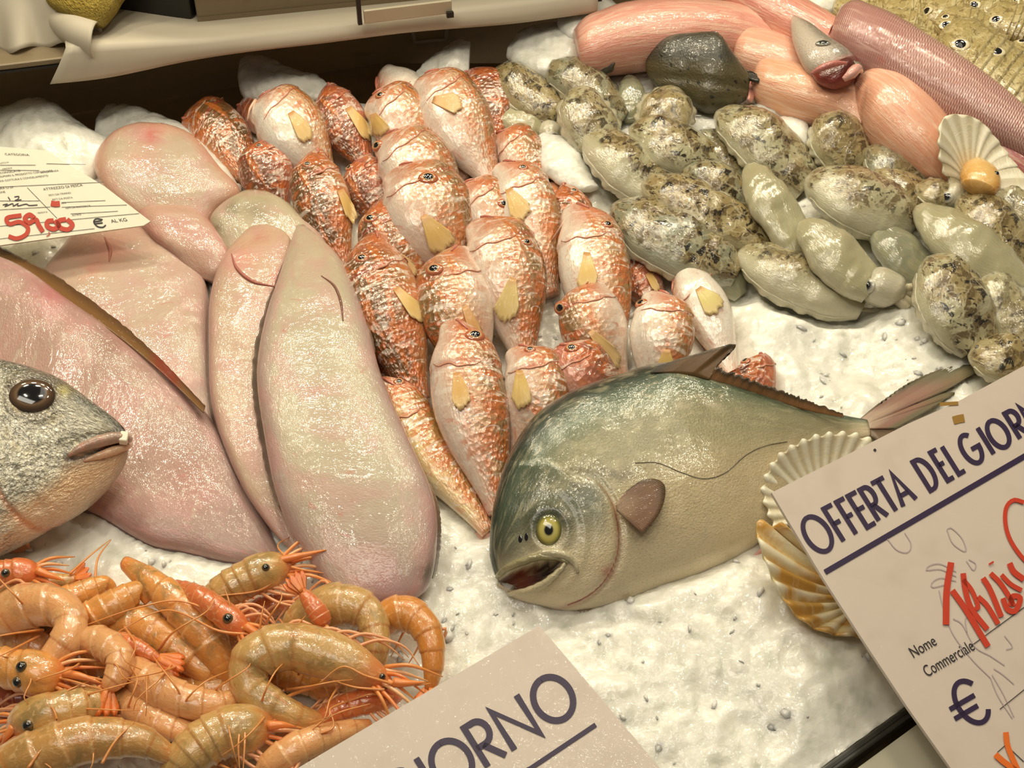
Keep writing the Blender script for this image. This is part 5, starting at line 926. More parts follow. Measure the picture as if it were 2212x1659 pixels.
LET = {  # letters in a box one unit high, strokes
    'O': lambda w: [arc(w/2, .5, w/2, .5, 90, 451, 40)], 'F': lambda w: [[(0, 0), (0, 1), (w, 1)], [(0, .52), (w*.85, .52)]],
    'E': lambda w: [[(w, 1), (0, 1), (0, 0), (w, 0)], [(0, .54), (w*.9, .54)]], 'R': lambda w: [[(0, 0), (0, 1), (w*.45, 1)]+[tuple(x) for x in arc(w*.45, .73, w*.5, .27, 80, -90, 14)]+[(0, .46)], [(w*.35, .46), (w, 0)]],
    'T': lambda w: [[(w/2, 0), (w/2, 1)], [(0, 1), (w, 1)]], 'A': lambda w: [[(0, 0), (w/2, 1), (w, 0)], [(w*.2, .3), (w*.8, .3)]],
    'D': lambda w: [[(w*.3, 0), (0, 0), (0, 1), (w*.3, 1)]+[tuple(x) for x in arc(w*.3, .5, w*.7, .5, 84, -90, 22)]], 'L': lambda w: [[(0, 1), (0, 0), (w, 0)]],
    'G': lambda w: [[tuple(x) for x in arc(w/2, .5, w/2, .5, 55, 350, 34)]+[(w, .48), (w*.5, .48)]], 'I': lambda w: [[(0, 0), (0, 1)]], 'N': lambda w: [[(0, 0), (0, 1), (w, 0), (w, 1)]],
}
def letters(name, sh, text, origin, xd, up, scale, wpx, m, parent, shrink=0.0):
    """text: (letter, start, width) along the base line in photo points; up: direction of the stems."""
    o = np.array(origin, float); xd = np.array(xd, float); up = np.array(up, float); L = []
    for ch, s0, w in text:
        for ln in LET[ch](w/scale): L.append([o+xd*(s0+x*scale)+up*(y*(scale-shrink*(s0+x*scale))) for x, y in ln])
    return strokes(name, sh, L, wpx, m, parent)
def label_text(name, sh, text, origin, xd, up, size, m, parent, sx=1.0):
    cu = bpy.data.curves.new(name, 'FONT'); cu.body = text; cu.size = 1; to = bpy.data.objects.new('temporary', cu); COL.objects.link(to)
    bpy.context.view_layer.update(); me = to.evaluated_get(bpy.context.evaluated_depsgraph_get()).to_mesh()
    v = np.array([x.co[:2] for x in me.vertices]); f = [tuple(p.vertices) for p in me.polygons]; to.to_mesh_clear(); bpy.data.objects.remove(to); bpy.data.curves.remove(cu)
    q = np.array(origin, float)+np.outer(v[:, 0]*size*sx, xd)+np.outer(v[:, 1]*size, up)
    return mesh(name, sh.at(q), f, m, parent, np.zeros((len(v), 2)), smooth=False)
# large offer sign
z0 = depth(P(np.array((1665., 1064.)), 7.5))
OS = Sheet([at_depth(np.array((1665., 1064)), z0), at_depth(np.array((2212., 785)), z0*1.13), at_depth(np.array((2055., 1659)), z0*.90)])
offer = card('offer_sign', OS, [(1667, 1064), (1700, 1047), (1850, 972), (1960, 916), (2060, 872), (2212, 790), (2420, 684), (2480, 1000), (2300, 1680), (2070, 1684), (2055, 1661), (1962, 1530), (1868, 1388), (1780, 1252), (1700, 1120)], 'large sign with purple heading and red handwriting, standing over the tail of the jack', 'sign', M_card)
XD = np.array((.8645, -.5026)); UP = np.array((-.53, -.848))
letters('heading', OS, [('O', -62, 50), ('F', 3, 20), ('F', 34, 19), ('E', 62, 20), ('R', 91, 22), ('T', 119, 30), ('A', 152, 32), ('D', 220, 25), ('E', 263, 15), ('L', 291, 15), ('G', 324, 36), ('I', 378, 1), ('O', 390, 38), ('R', 444, 22), ('N', 478, 30), ('O', 520, 36)], (1820, 1170), XD, UP, 82, 10.2, I_purple, offer, .042)
strokes('underline', OS, [[(1782, 1236), (2212, 986), (2300, 935)]], 12, I_purple, offer)
label_text('printed_line', OS, 'Nome', (1973, 1422), XD, UP, 36, I_black, offer, .66); label_text('printed_line', OS, 'Commerciale', (2003, 1463), XD, UP, 37, I_black, offer, .60)
strokes('rule_line', OS, [[(2098, 1395), (2212, 1312), (2300, 1250)]], 2, I_line, offer); strokes('rule_line', OS, [[(2160, 1532), (2212, 1490), (2300, 1420)]], 2, I_line, offer)
cx, cy = 2098, 1515; eu = []
def eup(x, y): return np.array((2098, 1516.))+XD*x-UP*(-y)
eu = [[eup(x, y) for x, y in arc(0, 0, 30, 50, 40, 320, 30)], [eup(-48, 9), eup(14, 9)], [eup(-50, -14), eup(8, -14)]]
strokes('euro_mark', OS, eu, 11, I_purple, offer)
C2 = lambda pts: [(1860+x*.2284, 1280+y*.2284) for x, y in pts]; C5 = lambda pts: [(1560+x*.337, 1100+y*.337) for x, y in pts]
sm_ = lambda p, n=20: spline(np.array(p, float), n)
strokes('handwriting', OS, [sm_(C5([(1468, 340), (1440, 520), (1435, 740)])), sm_(C5([(1475, 520), (1560, 640), (1650, 790), (1705, 880)])), sm_(C5([(1545, 410), (1560, 520), (1600, 640), (1700, 770)])), sm_(C5([(1545, 450), (1600, 520), (1640, 620), (1620, 640)])), sm_(C5([(1640, 560), (1700, 620), (1770, 735)])),
    sm_(C5([(1672, 440), (1720, 520), (1790, 690)])), sm_(C5([(1722, 340), (1728, 350)]), 4), sm_(C5([(1720, 410), (1780, 470), (1840, 560), (1870, 620)])), sm_(C5([(1790, 420), (1850, 480), (1920, 520)])), sm_(C5([(1842, 345), (1870, 400), (1935, 450)])), sm_(C5([(1800, 570), (1830, 640), (1880, 650), (1910, 570), (1860, 560), (1850, 620)]), 30)],
    [14, 13, 12, 10, 11, 12, 12, 11, 10, 13, 12], I_red, offer, 2)
strokes('handwriting', OS, [sm_([(2212, 1085), (2190, 1080), (2174, 1096), (2172, 1130), (2182, 1165), (2205, 1200), (2235, 1230)], 30)], 9, I_red, offer, 2)
strokes('handwriting', OS, [sm_(C2([(1370, 1320), (1385, 1440), (1430, 1560), (1480, 1670)])), sm_(C2([(1270, 1530), (1350, 1600), (1460, 1680)]))], [12, 13], I_orange, offer, 2)
strokes('drawn_box', OS, [C2([(1290, 1510), (1370, 1440), (1540, 1600)]), C2([(1290, 1560), (1380, 1660)])], 2, I_line, offer)
strokes('faint_drawing', OS, [sm_(C5([(1500, 400), (1400, 350), (1330, 360), (1310, 390), (1400, 385), (1500, 430)])), sm_(C5([(1500, 460), (1400, 440), (1345, 470), (1350, 500), (1440, 480)])), sm_(C5([(1390, 520), (1420, 640), (1480, 800), (1600, 960), (1720, 1080)]), 30), sm_(C5([(1480, 700), (1540, 740), (1620, 880), (1720, 940), (1810, 1000)]), 30), sm_(C5([(1600, 640), (1560, 700), (1570, 800)])),
    sm_(C5([(1720, 1080), (1770, 1200), (1860, 1340)])), sm_(C5([(1730, 1060), (1800, 1180), (1870, 1330)])), sm_(C5([(1740, 1020), (1800, 1060), (1870, 1120)])), sm_(C5([(1810, 810), (1860, 880), (1820, 900)])), sm_(C5([(1440, 130), (1480, 220), (1560, 270), (1540, 190), (1470, 120), (1440, 130)]), 30), sm_(C5([(1060, 190), (1120, 260), (1190, 275), (1210, 220), (1170, 150)]), 24), sm_(C5([(1565, 330), (1610, 390), (1625, 350), (1580, 320)]))],
    2.2, I_pencil, offer)
for p, rx, ry in (((2071, 905), 12, 11), ((2050, 872), 20, 5)):
    strokes('stain', OS, [[(p[0]-rx, p[1]+ry*.3), (p[0], p[1]), (p[0]+rx, p[1]-ry*.2)]], ry*1.6, I_stain, offer)
strokes('stain', OS, [[(1888, 970), (1892, 974)]], 5, I_black, offer)
# blank looking sign in front
z1 = depth(P(np.array((1165., 1352.)), 6.0)); FS = Sheet([at_depth(np.array((1165., 1352)), z1), at_depth(np.array((640., 1660)), z1*.925), at_depth(np.array((1410., 1640)), z1*.935)])
front_sign = card('offer_sign', FS, [(1165, 1351), (1410, 1640), (1440, 1676), (640, 1840), (520, 1732), (640, 1661)], 'small front sign, pale with one dark purple word and underline, tilted over the prawns', 'sign', M_card)
XD2 = np.array((.846, -.533)); UP2 = np.array((-.53, -.848)); Z = lambda x, y: (600+x*.4069, 1300+y*.4069)
o2 = Z(1250, 795)
letters('heading', FS, [('N', 0, 66), ('O', 88, 82), ('R', -68, 46), ('O', -172, 84), ('I', -190, 1), ('G', -290, 80)], (o2[0]+3, o2[1]-4), XD2, UP2, 98, 14, I_purple, front_sign)
strokes('underline', FS, [[Z(1688, 652), Z(1340, 885), (1060, 1700)]], 10, I_purple, front_sign)
def stake(sh, p, r, h=.3):
    a = sh.at(np.array(p, float), -6); b = a-BN*((a@BN)-h*.01); tube('stake', [a, (a+b)/2, b], .0016, M_card2, r, seg=8)
stake(OS, (1950, 1180), offer); stake(FS, (1150, 1560), front_sign)
# price card on the left
PC = Sheet([P(np.array((325., 478)), 4.6), P(np.array((0., 530)), 4.4), P(np.array((100., 325)), 6.6)], .0003)
price = card('price_card', PC, [(325, 478), (310, 487), (0, 530), (-260, 572), (-260, 318), (0, 317), (100, 325), (160, 362), (225, 402)], 'white printed price card with red hand painted price, above the pink soles', 'price card', M_card2, .0012)
Zc = lambda x, y: np.array((x*.1929, 240+y*.1929)); CX = unit(np.array((.99, -.115))); CX0 = unit(np.array((.998, .03))); CU2 = np.array((-.50, -.866))
def pc(t, x, y, s, sx=.9, xd=CX, m=None): label_text('printed_line', PC, t, Zc(x, y), xd, CU2*.8, s, m or I_black, price, sx)
pc('CATEGORIA', 60, 492, 9, 1.05, CX0)
for t, x, y, s in (('CONGELATO N', -100, 602, 6), ('ORIGINE', 30, 655, 6), ('DECONGELATO', -40, 706, 8), ('AVVERTENZA', 460, 696, 7), ('CONSUMARE IL PRODOTTO CONSERVARE', -80, 752, 7.5), ('PREVIA COTTURA E CONGELAMENTO', -60, 800, 7.5), ('CATTURA O DI', -120, 890, 8.5), ('REGIONE', -90, 930, 8), ('ATTREZZO DI PESCA', 490, 888, 10), ('RETI DA TRAINO', 550, 950, 7), ('RETI DA POSTA', 590, 1000, 7), ('AMI', 690, 1040, 7), ('RETI DA RACCOLTA', 740, 1096, 6.5), ('ALTRO', 810, 1175, 7), ('VENDITA', 420, 1148, 6), ('AL KG', 1250, 1250, 14)): pc(t, x, y, s)
strokes('handwriting', PC, [sm_([Zc(90, 960), Zc(110, 990), Zc(110, 1000)]), sm_([Zc(160, 960), Zc(210, 955), Zc(200, 985), Zc(170, 1000), Zc(240, 990)]), sm_([Zc(30, 1050), Zc(80, 1040), Zc(60, 1065), Zc(140, 1035), Zc(150, 1062), Zc(200, 1035), Zc(200, 1060), Zc(290, 1040), Zc(330, 1055), Zc(420, 1050)], 50)], 2.2, I_line, price)
for a, b in (((-20, 605), (400, 604)), ((520, 588), (960, 598)), ((0, 660), (440, 664)), ((-20, 850), (1165, 795)), ((-20, 1005), (440, 1004)), ((-20, 1106), (560, 1072)), ((-20, 1290), (1560, 1145)), ((-20, 1432), (1060, 1315)), ((305, 855), (640, 1200)), ((690, 1022), (1180, 1000)), ((690, 1075), (1420, 1050)), ((790, 1150), (1320, 1120))): strokes('rule_line', PC, [[Zc(*a), Zc(*b)]], 1.0, I_line, price)
strokes('euro_mark', PC, [sm_([Zc(1150, 1215), Zc(1080, 1205), Zc(1050, 1240), Zc(1090, 1290), Zc(1150, 1300), Zc(1185, 1275)], 24), [Zc(1045, 1240), Zc(1140, 1225)], [Zc(1055, 1262), Zc(1150, 1250)]], 3, I_black, price)
strokes('red_price', PC, [sm_([Zc(240, 1165), Zc(80, 1195), Zc(105, 1262), Zc(220, 1240), Zc(310, 1300), Zc(290, 1380), Zc(190, 1425), Zc(95, 1400)], 50), sm_([Zc(390, 1200), Zc(330, 1160), Zc(280, 1200), Zc(320, 1250), Zc(400, 1215), Zc(430, 1270), Zc(480, 1350)], 40), sm_([Zc(545, 1350), Zc(555, 1380), Zc(520, 1400)], 10),
    sm_([Zc(600, 1225), Zc(535, 1235), Zc(530, 1290), Zc(600, 1320), Zc(655, 1280), Zc(610, 1225)], 40), sm_([Zc(740, 1210), Zc(660, 1230), Zc(670, 1300), Zc(760, 1325), Zc(810, 1270), Zc(750, 1210)], 40)], [9, 10, 2, 10, 10], I_red, price, 2)
strokes('red_mark', PC, [[Zc(570, 1030), Zc(620, 1040), Zc(670, 1035)]], 12, I_red, price, 2)
stake(PC, (40, 440), price, 2.5)
# ------------------------------------------------------------------ wall, shelf and what stands on it
M_wall = skin('dark_steel_wall', [('noise', (3, 9, 9), .5, .7, (156, 136, 100), .35, 3), ('noise', (30, 30, 60), .55, .75, (130, 112, 82), .4, 3)], [('noise', (4, 4, 200), .15, 2)], rough=.42, met=.1, coat=0, base=(186, 164, 124), src='ob')
M_steel = skin('shelf_steel', [('noise', (4, 4, 160), .45, .7, (120, 106, 84), .4, 3), ('noise', (50, 50, 50), .6, .75, (120, 96, 66), .4, 3)], [], rough=.4, met=.25, coat=0, base=(140, 124, 98), src='ob')
M_paper = skin('liner_paper', [('noise', (6, 6, 6), .5, .7, (182, 172, 152), .35, 2)], [('noise', (14, 14, 14), .35, 2)], rough=.6, coat=0, base=(196, 186, 166), src='ob')
M_dark = skin('dark_rubber', base=(34, 31, 26), rough=.5, coat=.1, bumps=[('noise', (3, 3), .2)])
EYV = np.array([0, math.cos(TILT), math.sin(TILT)])
w0, w1 = P(np.array((0., 208)), 0), P(np.array((1300., 0)), 0); wd = unit((w1-w0)*[1, 1, 0]); wn = np.array([wd[1], -wd[0], 0]); ZU = np.array([0, 0, 1.0])
wa = w0-wd*.6; wa[2] = -.25
o = box('wall_back', wa, (wd*2.2, -wn*.03, ZU*.55), M_wall); o['kind'] = 'structure'
fl = np.array([-.75, -.42, 0])*[1, 0, 0]+EYV*-.42-BN*.024
o = box('floor', fl, (CR*1.6, EYV*.80, -BN*.01), M_wall); o['kind'] = 'structure'
sp_ = w0+wn*.10
def F(x, y, off=0): return hit(np.array((x, y), float), sp_+wn*off, wn)
zf = F(440, 88)[2]; zb = F(60, 147)[2]
left = F(-420, 160); right = F(1300, -6); ln = (right-left)@wd
c0 = left.copy(); c0[2] = zb
sh_ = thing('shelf', 'steel shelf across the back wall, carrying paper and boxes', 'shelf', c0)
box('board', c0, (wd*ln, -wn*.0985, ZU*(zf-zb)), M_steel, sh_, bevel=.0015)
lp = c0+wn*.0006-ZU*.0016; box('edge_seam', lp, (wd*ln, -wn*.004, ZU*.0016), M_dark, sh_)
# paper liner: lies on the shelf and hangs over its front
fold = spline([(142, 104), (270, 96), (439, 88), (600, 72), (739, 57), (930, 34), (1120, 14), (1290, -6)], 60); hem = spline([(108, 181), (236, 165), (405, 133), (574, 106), (739, 87), (930, 66), (1100, 50), (1196, 39), (1290, 28)], 60)
rows = []
ft = np.array([F(*p, .0025) for p in fold]); ft[:, 2] = np.maximum(ft[:, 2], zf+.001)
hm = np.array([F(*p, .006) for p in hem])
for k in (.092, .06, .03, .004): rows.append(ft-wn*k+ZU*.0006)
for k in np.linspace(0, 1, 7): rows.append(ft*(1-k)+hm*k+wn*(.002*math.sin(k*3)+.0012*np.sin(np.linspace(0, 17, 60))*k)[:, None])
rows = np.array(rows); 
o = mesh('paper_liner', rows.reshape(-1, 3), grid_faces(len(rows), 60, False), M_paper, None, org=ft[30]); solid(o, .0006); tag(o, 'white paper liner covering the shelf and hanging over its front', 'paper')
def on_top(x, y): return hit(np.array((x, y), float), np.array([0, 0, zf+.002]), ZU)
a, b = on_top(427, 46), on_top(770, 12); d = unit(b-a); n = np.array([d[1], -d[0], 0])
tr = thing('steel_tray', 'brushed steel box standing on the paper covered shelf', 'tray', a)
box('side', a, (d*.36, -n*.12, ZU*.10), M_steel, tr, bevel=.002); box('foot_rim', a+n*.0012, (d*.36, -n*.002, ZU*.003), M_steel, tr)
a2 = on_top(243, 30); b2 = on_top(420, 44); d2 = unit(b2-a2); n2 = np.array([d2[1], -d2[0], 0])
o = box('dark_box', a2-n2*.0, (d2*np.linalg.norm(b2-a2)*.97, -n2*.05, ZU*.09), M_dark, None, org=a2, bevel=.002); tag(o, 'dark box standing between the yellow sponge and the steel box', 'crate')  # plain dark box filling the dark gap beside the tray
M_sponge = skin('sponge', [('voronoi', (7, 7), .30, .16, (96, 80, 24), .8, 2, .3), ('noise', (2, 2), .5, .7, (190, 164, 70), .5, 3)], [('voronoi', (7, 7), .9), ('noise', (9, 9), .5)], rough=.8, coat=0)
sb = body([(60, -70), (92, -14), (108, 16), (148, 40), (196, 56)], [(330, -70), (272, -14), (250, 22), (234, 46), (222, 60)], [11, 10.2, 9.8, 9.4, 9.2], [11, 10.2, 9.8, 9.4, 9.2], .35, 30, 24, ex=.6)
so = thing('sponge', 'mustard yellow sponge lying on white paper at the end of the shelf', 'sponge', sb.ctr[15]-BN*.015); build(sb, 'body', M_sponge, so, lambda T, TT, px: np.broadcast_to(lin((156, 132, 48)), T.shape+(3,)), note=False)
rb = spine_body([(108, 30, 8.8), (150, 62, 8.8), (208, 88, 8.6)], 54, .8, [(0, .7), (.4, .9), (1, 1)], 16, 22)
o = mesh('paper_roll', rb.pts.reshape(-1, 3), grid_faces(16, 22, True), M_paper, None, org=rb.ctr[8]); solid(o, .0012); tag(o, 'rolled white paper with an open end below the yellow sponge', 'paper')
bs, ou = spline([(-70, -20), (0, -18), (60, -18), (112, -12)], 40), spline([(-70, 88), (-10, 98), (25, 116), (52, 112), (78, 96), (112, 98), (140, 100)], 40)
rows = [P(bs*(1-k)+ou*k, 10.5*(1-k)+8.0*k)+np.outer(.003*np.sin(np.linspace(0, 14, 40))*k, BN) for k in np.linspace(0, 1, 12)]; rows = np.array(rows)
o = mesh('paper_sheet', rows.reshape(-1, 3), grid_faces(12, 40, False), M_paper, None, org=rows[6, 20]); solid(o, .0008); tag(o, 'crumpled white paper sheet drooping over the near end of the shelf', 'paper')
a = F(786, 49, .010); b = F(975, 26, .010)
rl = thing('label_rail', 'clear plastic label rail clipped along the front of the shelf', 'rail', a); u = unit(b-a); box('channel', a, (u*np.linalg.norm(b-a), wn*.003, ZU*.010), skin('clear_plastic', base=(196, 186, 160), rough=.15, coat=.6), rl, bevel=.0008)
box('bracket', F(772, 50, .009), (wd*.003, wn*.004, ZU*.022), M_dark, rl); box('end_clip', F(964, 36, .013), (wd*.005, wn*.003, ZU*.004), M_dark, rl)
fp = [hit(np.array(p, float), w0+wn*.012, wn) for p in ((890, 62), (966, 57), (962, 84), (896, 92))]
fr = thing('label_holder', 'small empty label holder on the dark wall just under the shelf', 'label holder', fp[0])
for p, q in zip(fp, fp[1:]+fp[:1]): 
    tube('frame_bar', [p, (p+q)/2, q], .0016, M_paper, fr, seg=8)
mesh('backing', np.array(fp)-wn*.0015, [(0, 1, 2, 3)], M_wall, fr, smooth=False)
# front rail and glass
r0, r1 = P(np.array((1765., 1664)), 1.2), P(np.array((1956., 1526)), 1.2); rd = unit(r1-r0); ro = unit(np.cross(rd, BN)); ro = ro if ro@(CAM-r0)*1 > 0 else -ro; ro = ro if proj(r0+ro*.02)[1] > proj(r0)[1] else -ro
M_rail = skin('rail_rubber', [('noise', (40, 40, 300), .5, .7, (96, 90, 74), .5, 2)], [], rough=.35, coat=.3, base=(52, 50, 42), src='ob')
rail = thing('counter_rail', 'dark rubber edged rail along the front of the ice counter', 'rail', r0)
box('strip', r0-rd*.5-BN*.012, (rd*1.3, ro*.0052, BN*.012), M_rail, rail, bevel=.001); box('lip', r0-rd*.5-BN*.002+ro*.0016, (rd*1.3, ro*.0014, BN*.0026), M_dark, rail)
M_glass = skin('front_panel', [('noise', (6, 14, 6), .45, .7, (120, 122, 96), .6, 3, .8)], [], rough=.12, coat=.8, base=(214, 210, 188), src='ob')
dn = unit(ro-BN*.12)
o = box('front_panel', r0-rd*.5-BN*.004+ro*.0090, (rd*1.3, dn*.3, -unit(np.cross(rd, dn))*.003 if np.cross(rd, dn)@BN > 0 else unit(np.cross(rd, dn))*.003), M_glass, None, org=r0); tag(o, 'greyish glossy front panel of the counter below the dark rail', 'panel')
# ------------------------------------------------------------------ ice
g = G('crushed_ice'); 
c = g.mixc(g.ramp(g.tex('noise', (90, 90, 90), 3, 0, g.ob), .45, .75), tuple(lin((242, 240, 230))), tuple(lin((218, 219, 206))))
c = g.mixc(g.mul(g.ramp(g.tex('noise', (14, 14, 14), 3, 0, g.ob), .5, .75), .35), c, tuple(lin((230, 222, 206))))
g.l(c, g.b.inputs['Base Color']); g.bump(g.tex('voronoi', (190, 190, 190), 2, 0, g.ob), .28, .0012); g.bump(g.tex('noise', (420, 420, 420), 3, .5, g.ob), .3, .001); g.bump(g.tex('noise', (110, 110, 110), 3, 1.0, g.ob), .35, .0015)
g.set(Roughness=.30, Coat_Weight=.9, Coat_Roughness=.05, Subsurface_Weight=.6, Subsurface_Radius=(1, .95, .85), Subsurface_Scale=.009, Specular_IOR_Level=.5)
keep = g.bn; g.bn = None; g.bump(g.tex('noise', (260, 260, 260), 2, .5, g.ob), .7, .001); g.bump(g.tex('noise', (60, 60, 60), 2, .5, g.ob), .8, .002); g.l(g.bn, g.b.inputs['Coat Normal']); g.bn = keep
M_ice = g.done()
CTRL = np.array([(1450, 1330, 1.7), (1300, 1430, 1.4), (1700, 1380, 2.2), (1800, 1480, 1.6), (1620, 1290, 2.2), (1100, 1370, .9), (1000, 1220, .9), (960, 1110, 1.0), (1500, 1560, 1.2), (1700, 700, 2.0), (1900, 790, 2.0), (1680, 880, 1.4), (2040, 720, 2.0), (1750, 820, 1.8),
    (100, 300, 2.6), (300, 270, 2.2), (420, 320, 2.0), (250, 1190, 1.6), (420, 1240, 1.5), (110, 1190, 1.6), (580, 1330, 1.2), (900, 1600, 1.0), (200, 1500, .8), (1200, 330, 1.8), (1690, 230, 2.2), (1670, 290, 2.2), (1350, 170, 2.0), (900, 150, .8), (650, 150, 1.0), (1150, 100, 2.0), (1000, 700, .6), (800, 400, .8), (1500, 480, .8), (1900, 400, 1.0), (2100, 100, 1.2), (600, 800, .8), (300, 700, .8), (1700, 80, 1.2), (1950, 1250, .3), (2120, 1120, .2), (2100, 1350, .2), (1600, 1640, 1.2), (2080, 760, 1.8), (900, 1380, 1.0)], float)
EY = np.array([0, math.cos(TILT), math.sin(TILT)]); ST = .0024
xs = np.arange(-.52, .64, ST); ys = np.arange(-.30, .56, ST); X, Y = np.meshgrid(xs, ys)
flat = X[..., None]*CR+Y[..., None]*EY
cp = P(CTRL[:, :2], CTRL[:, 2]); cx, cy = cp@CR, cp@EY; num = 0; den = 0
for a, b, h in zip(cx, cy, CTRL[:, 2]*.01):
    w_ = 1/((X-a)**2+(Y-b)**2+2e-4)**1.5; num = num+w_*h; den = den+w_
cap = num/den; q3 = np.stack([X, Y, 0*X], -1)
cap = cap+.0048*fbm(q3*24, 3)+.0022*np.abs(fbm(q3*70+5, 2))+.0007*fbm(q3*180, 2)
hh = cap.copy()
for ctr, a, hb in BODIES:
    for c_, a_, h_ in list(zip(ctr, a, hb))[::1]:
        R_ = a_+max(0, .034-h_)/.9; bx, by = c_@CR, c_@EY
        i0, i1 = np.searchsorted(ys, (by-R_, by+R_)); j0, j1 = np.searchsorted(xs, (bx-R_, bx+R_))
        if i1 > i0 and j1 > j0:
            dd = np.hypot(X[i0:i1, j0:j1]-bx, Y[i0:i1, j0:j1]-by); hh[i0:i1, j0:j1] = np.minimum(hh[i0:i1, j0:j1], h_+.9*np.maximum(0, dd-a_))
rdist = -((flat-r0)@ro); hh = np.minimum(hh, (r0@BN)-.0015+.5*np.maximum(rdist-.004, 0)); open_ = (cap-hh) < .002
hh = np.maximum(hh, -.012)+.0007*fbm(q3*300, 2)
pos = flat+hh[..., None]*BN
CUT = np.array([(-300, 240), (-60, 255), (110, 300), (230, 335), (420, 330), (520, 255), (700, 238), (900, 195), (1020, 185), (1090, 135), (1330, 72), (1560, 25), (1700, 8), (2400, -70)], float)
ppx = proj(pos); dr = (pos-r0)@ro; pos = pos-np.where((dr > -.0004) & (dr < .0040), dr+.0004, 0)[..., None]*ro; inb = (dr < .0036) & (((pos-w0)@wn) > .004) & (ppx[..., 1] > np.interp(ppx[..., 0], CUT[:, 0], CUT[:, 1])+9*vnoise(q3*90))
ny, nx = X.shape; keep = inb[:-1, :-1] & inb[1:, :-1] & inb[:-1, 1:] & inb[1:, 1:]
ii, jj = np.nonzero(keep); base = ii*nx+jj; faces = np.stack([base, base+1, base+nx+1, base+nx], 1); used = np.unique(faces); remap = np.full(ny*nx, -1); remap[used] = np.arange(len(used))
V = pos.reshape(-1, 3)[used]; Fc = remap[faces]
# loose flakes on the open ice
ico = np.array([(0, 0, 1), (.89, 0, .45), (.28, .85, .45), (-.72, .53, .45), (-.72, -.53, .45), (.28, -.85, .45), (.72, .53, -.45), (-.28, .85, -.45), (-.89, 0, -.45), (-.28, -.85, -.45), (.72, -.53, -.45), (0, 0, -1)])
icf = np.array([(0, 1, 2), (0, 2, 3), (0, 3, 4), (0, 4, 5), (0, 5, 1), (1, 6, 2), (2, 7, 3), (3, 8, 4), (4, 9, 5), (5, 10, 1), (6, 7, 2), (7, 8, 3), (8, 9, 4), (9, 10, 5), (10, 6, 1), (11, 7, 6), (11, 8, 7), (11, 9, 8), (11, 10, 9), (11, 6, 10)])
cand = np.argwhere(open_ & (dr < -.008) & inb); pick = cand[RNG.integers(0, len(cand), 1500)]; tris = []; vv = [V]; off = len(V)
pp = proj(pos[pick[:, 0], pick[:, 1]]); ok = (pp[:, 0] > -60) & (pp[:, 0] < 2270) & (pp[:, 1] > 0) & (pp[:, 1] < 1720)
for (i, j) in pick[ok]:
    A = np.linalg.qr(RNG.normal(size=(3, 3)))[0]; A = A*np.sign(np.linalg.det(A)); s = RNG.uniform(.001, .0050)*RNG.uniform(.5, 1)*np.array([1, RNG.uniform(.5, 1), RNG.uniform(.2, .6)])
    vv.append(pos[i, j]+(ico*(1+RNG.uniform(-.25, .25, (12, 1)))*s)@A+BN*-s[2]*.45); tris.append(icf+off); off += 12
V = np.vstack(vv); T3 = np.vstack(tris)
ice = mesh('crushed_ice', V, [tuple(f) for f in Fc]+[tuple(f) for f in T3], M_ice, None, org=np.zeros(3), flip=False)
tag(ice, 'bed of crushed ice under all the fish and shellfish', 'ice', kind='stuff')
# big frozen lumps along the back
M_lump = M_ice
def lump(label, L, R, h, ratio=.35, seed=1, amp=.004):
    b = body(np.array(L, float), np.array(R, float), h, h, ratio, 60, 44, ex=.85, thmax=.022)
    nz = fbm(b.pts*42+seed*7.7, 4)*amp+np.abs(fbm(b.pts*150+seed, 3))*amp*.35; b.pts = b.pts+nz[..., None]*unit(b.pts-b.ctr[:, None]+1e-6)
    r = thing('ice_lump', label, 'ice', b.ctr[30]-b.N[30]*b.th.max(), 'frozen ice lumps along the back'); 
    n, m = b.n, b.m; v = np.vstack([b.pts.reshape(-1, 3), b.pts[0].mean(0), b.pts[-1].mean(0)]); f = grid_faces(n, m, True)+[(n*m, (j+1) % m, j) for j in range(m)]+[(n*m+1, (n-1)*m+j, (n-1)*m+(j+1) % m) for j in range(m)]
    mesh('lump', v, f, M_lump, r); return b
lump('rounded ice lump at the back behind the price card', [(-120, 250), (-60, 340), (60, 400), (160, 420), (225, 370)], [(-100, 240), (0, 238), (80, 226), (150, 256), (232, 304)], 2.2, seed=1)
lump('sloping ice lump with a raised corner behind the red spotted sole', [(206, 268), (214, 320), (300, 400), (420, 470), (520, 440)], [(238, 222), (262, 228), (330, 258), (430, 300), (524, 410)], 1.8, seed=2)
lump('knobbly ice lump behind the silvery mullet with the barbel', [(514, 170), (524, 205), (580, 222), (650, 220), (735, 210)], [(522, 136), (545, 132), (610, 144), (670, 168), (738, 200)], 2.4, seed=3)
lump('small spiky ice lump behind the plump mullet against the dark wall', [(896, 168), (930, 178), (970, 180), (1012, 170)], [(904, 158), (932, 128), (985, 92), (1018, 92)], 2.6, seed=4, amp=.0035)
lump('big rounded ice lump by the square cut end of the pink dogfish', [(1094, 120), (1120, 150), (1170, 170), (1230, 165), (1258, 140)], [(1100, 92), (1135, 68), (1185, 64), (1230, 66), (1262, 84)], 3.0, seed=5)
lump('blocky ice lump with a straight side at the end of the shelf', [(1204, 66), (1230, 84), (1290, 84), (1346, 64)], [(1202, 16), (1234, 2), (1296, -4), (1334, 14)], 4.0, seed=6, amp=.002)
lump('flat white ice lump behind the amber plated mantis shrimp at the very back', [(1690, 14), (1712, 36), (1760, 40), (1850, 18)], [(1694, -20), (1730, -30), (1800, -30), (1870, -20)], 3.0, seed=7, amp=.002)
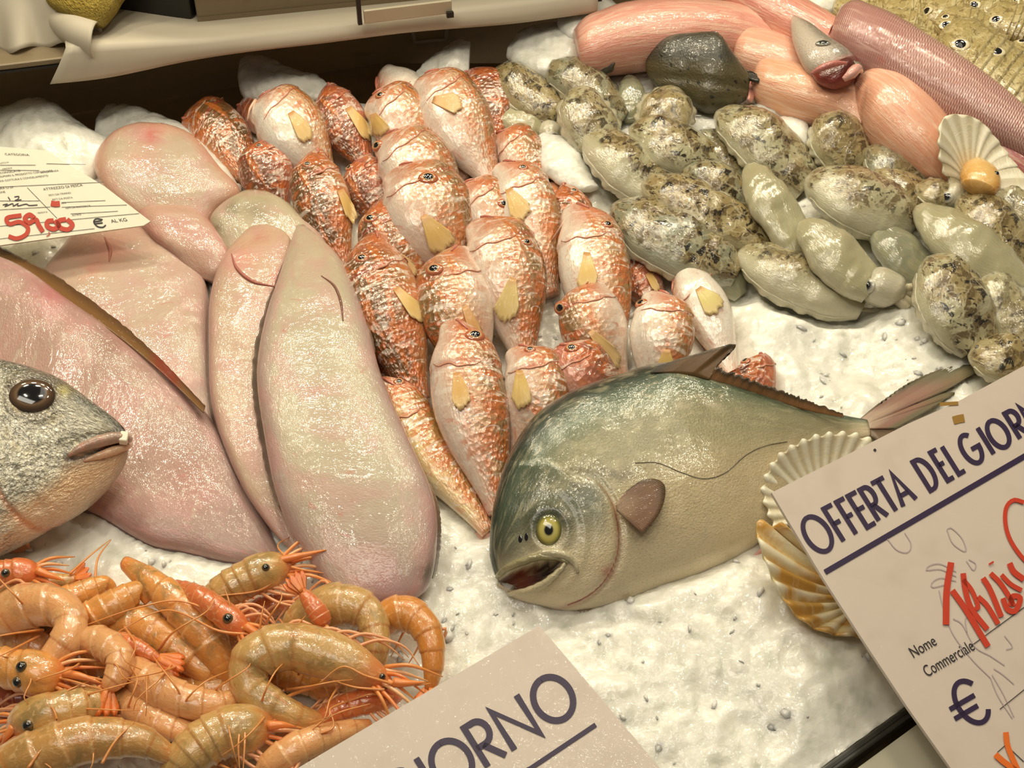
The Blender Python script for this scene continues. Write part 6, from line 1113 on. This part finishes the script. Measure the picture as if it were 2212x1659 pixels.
lump('clear ice wedge between the orange red mullet and the pale bellied cuttlefish', [(1160, 300), (1164, 350), (1200, 390), (1262, 412)], [(1180, 290), (1232, 310), (1262, 350), (1290, 406)], 2.4, seed=8, amp=.0025)
lump('white ice lump under the flesh flap of the dark speckled fish', [(1622, 236), (1640, 262), (1690, 270), (1740, 262)], [(1640, 216), (1680, 222), (1720, 236), (1764, 250)], 2.6, seed=9)
lump('milky ice lump between the broad blotched and shiny rounded cuttlefish', [(1640, 276), (1668, 320), (1710, 345), (1742, 332)], [(1668, 258), (1706, 258), (1740, 272), (1752, 310)], 2.6, seed=10, amp=.0025)
# ------------------------------------------------------------------ light
def area(name, loc, target, sx, sy, power, col):
    l = bpy.data.lights.new(name, 'AREA'); l.shape = 'RECTANGLE'; l.size = sx; l.size_y = sy; l.energy = power; l.color = col
    o = link(name, l); o.location = loc; o.rotation_euler = (Vector(target)-Vector(loc)).to_track_quat('-Z', 'Y').to_euler(); return o
WARM = (1, .89, .65)
for lx, ly, lz, lp in [(-.70, .62, 1.05, 2.9), (-.36, .64, 1.05, 2.9), (-.04, .66, 1.05, 2.9), (.28, .68, 1.05, 2.9), (.62, .70, 1.05, 2.9), (-.52, .36, 1.10, 2.2), (-.16, .38, 1.10, 2.2), (.20, .40, 1.10, 2.2), (-.40, -.22, 1.2, 2.0), (.10, -.18, 1.2, 2.0), (.56, -.14, 1.2, 2.0)]:
    area('counter_lamp', (lx, ly, lz), (lx*.55, ly*.3, 0), .13, .035, lp, WARM)
area('fill_light', (-.5, -.9, 2.2), (0, 0, 0), 1.4, .5, 15, (1, .93, .80))  # added soft fill from the front, lifts the ice lumps and shelf front
area('fill_light', (.6, .2, 2.4), (0, 0.1, 0), 1.6, .6, 6, (1, .93, .80))  # second added soft fill, from overhead
wl = bpy.data.worlds.new('world'); bpy.context.scene.world = wl; wl.use_nodes = True
wl.node_tree.nodes['Background'].inputs[0].default_value = (1, .90, .74, 1); wl.node_tree.nodes['Background'].inputs[1].default_value = .18
vs = bpy.context.scene.view_settings; vs.view_transform = 'Standard'; vs.look = 'None'; vs.gamma = 1; vs.use_curve_mapping = False; vs.exposure = -0.55
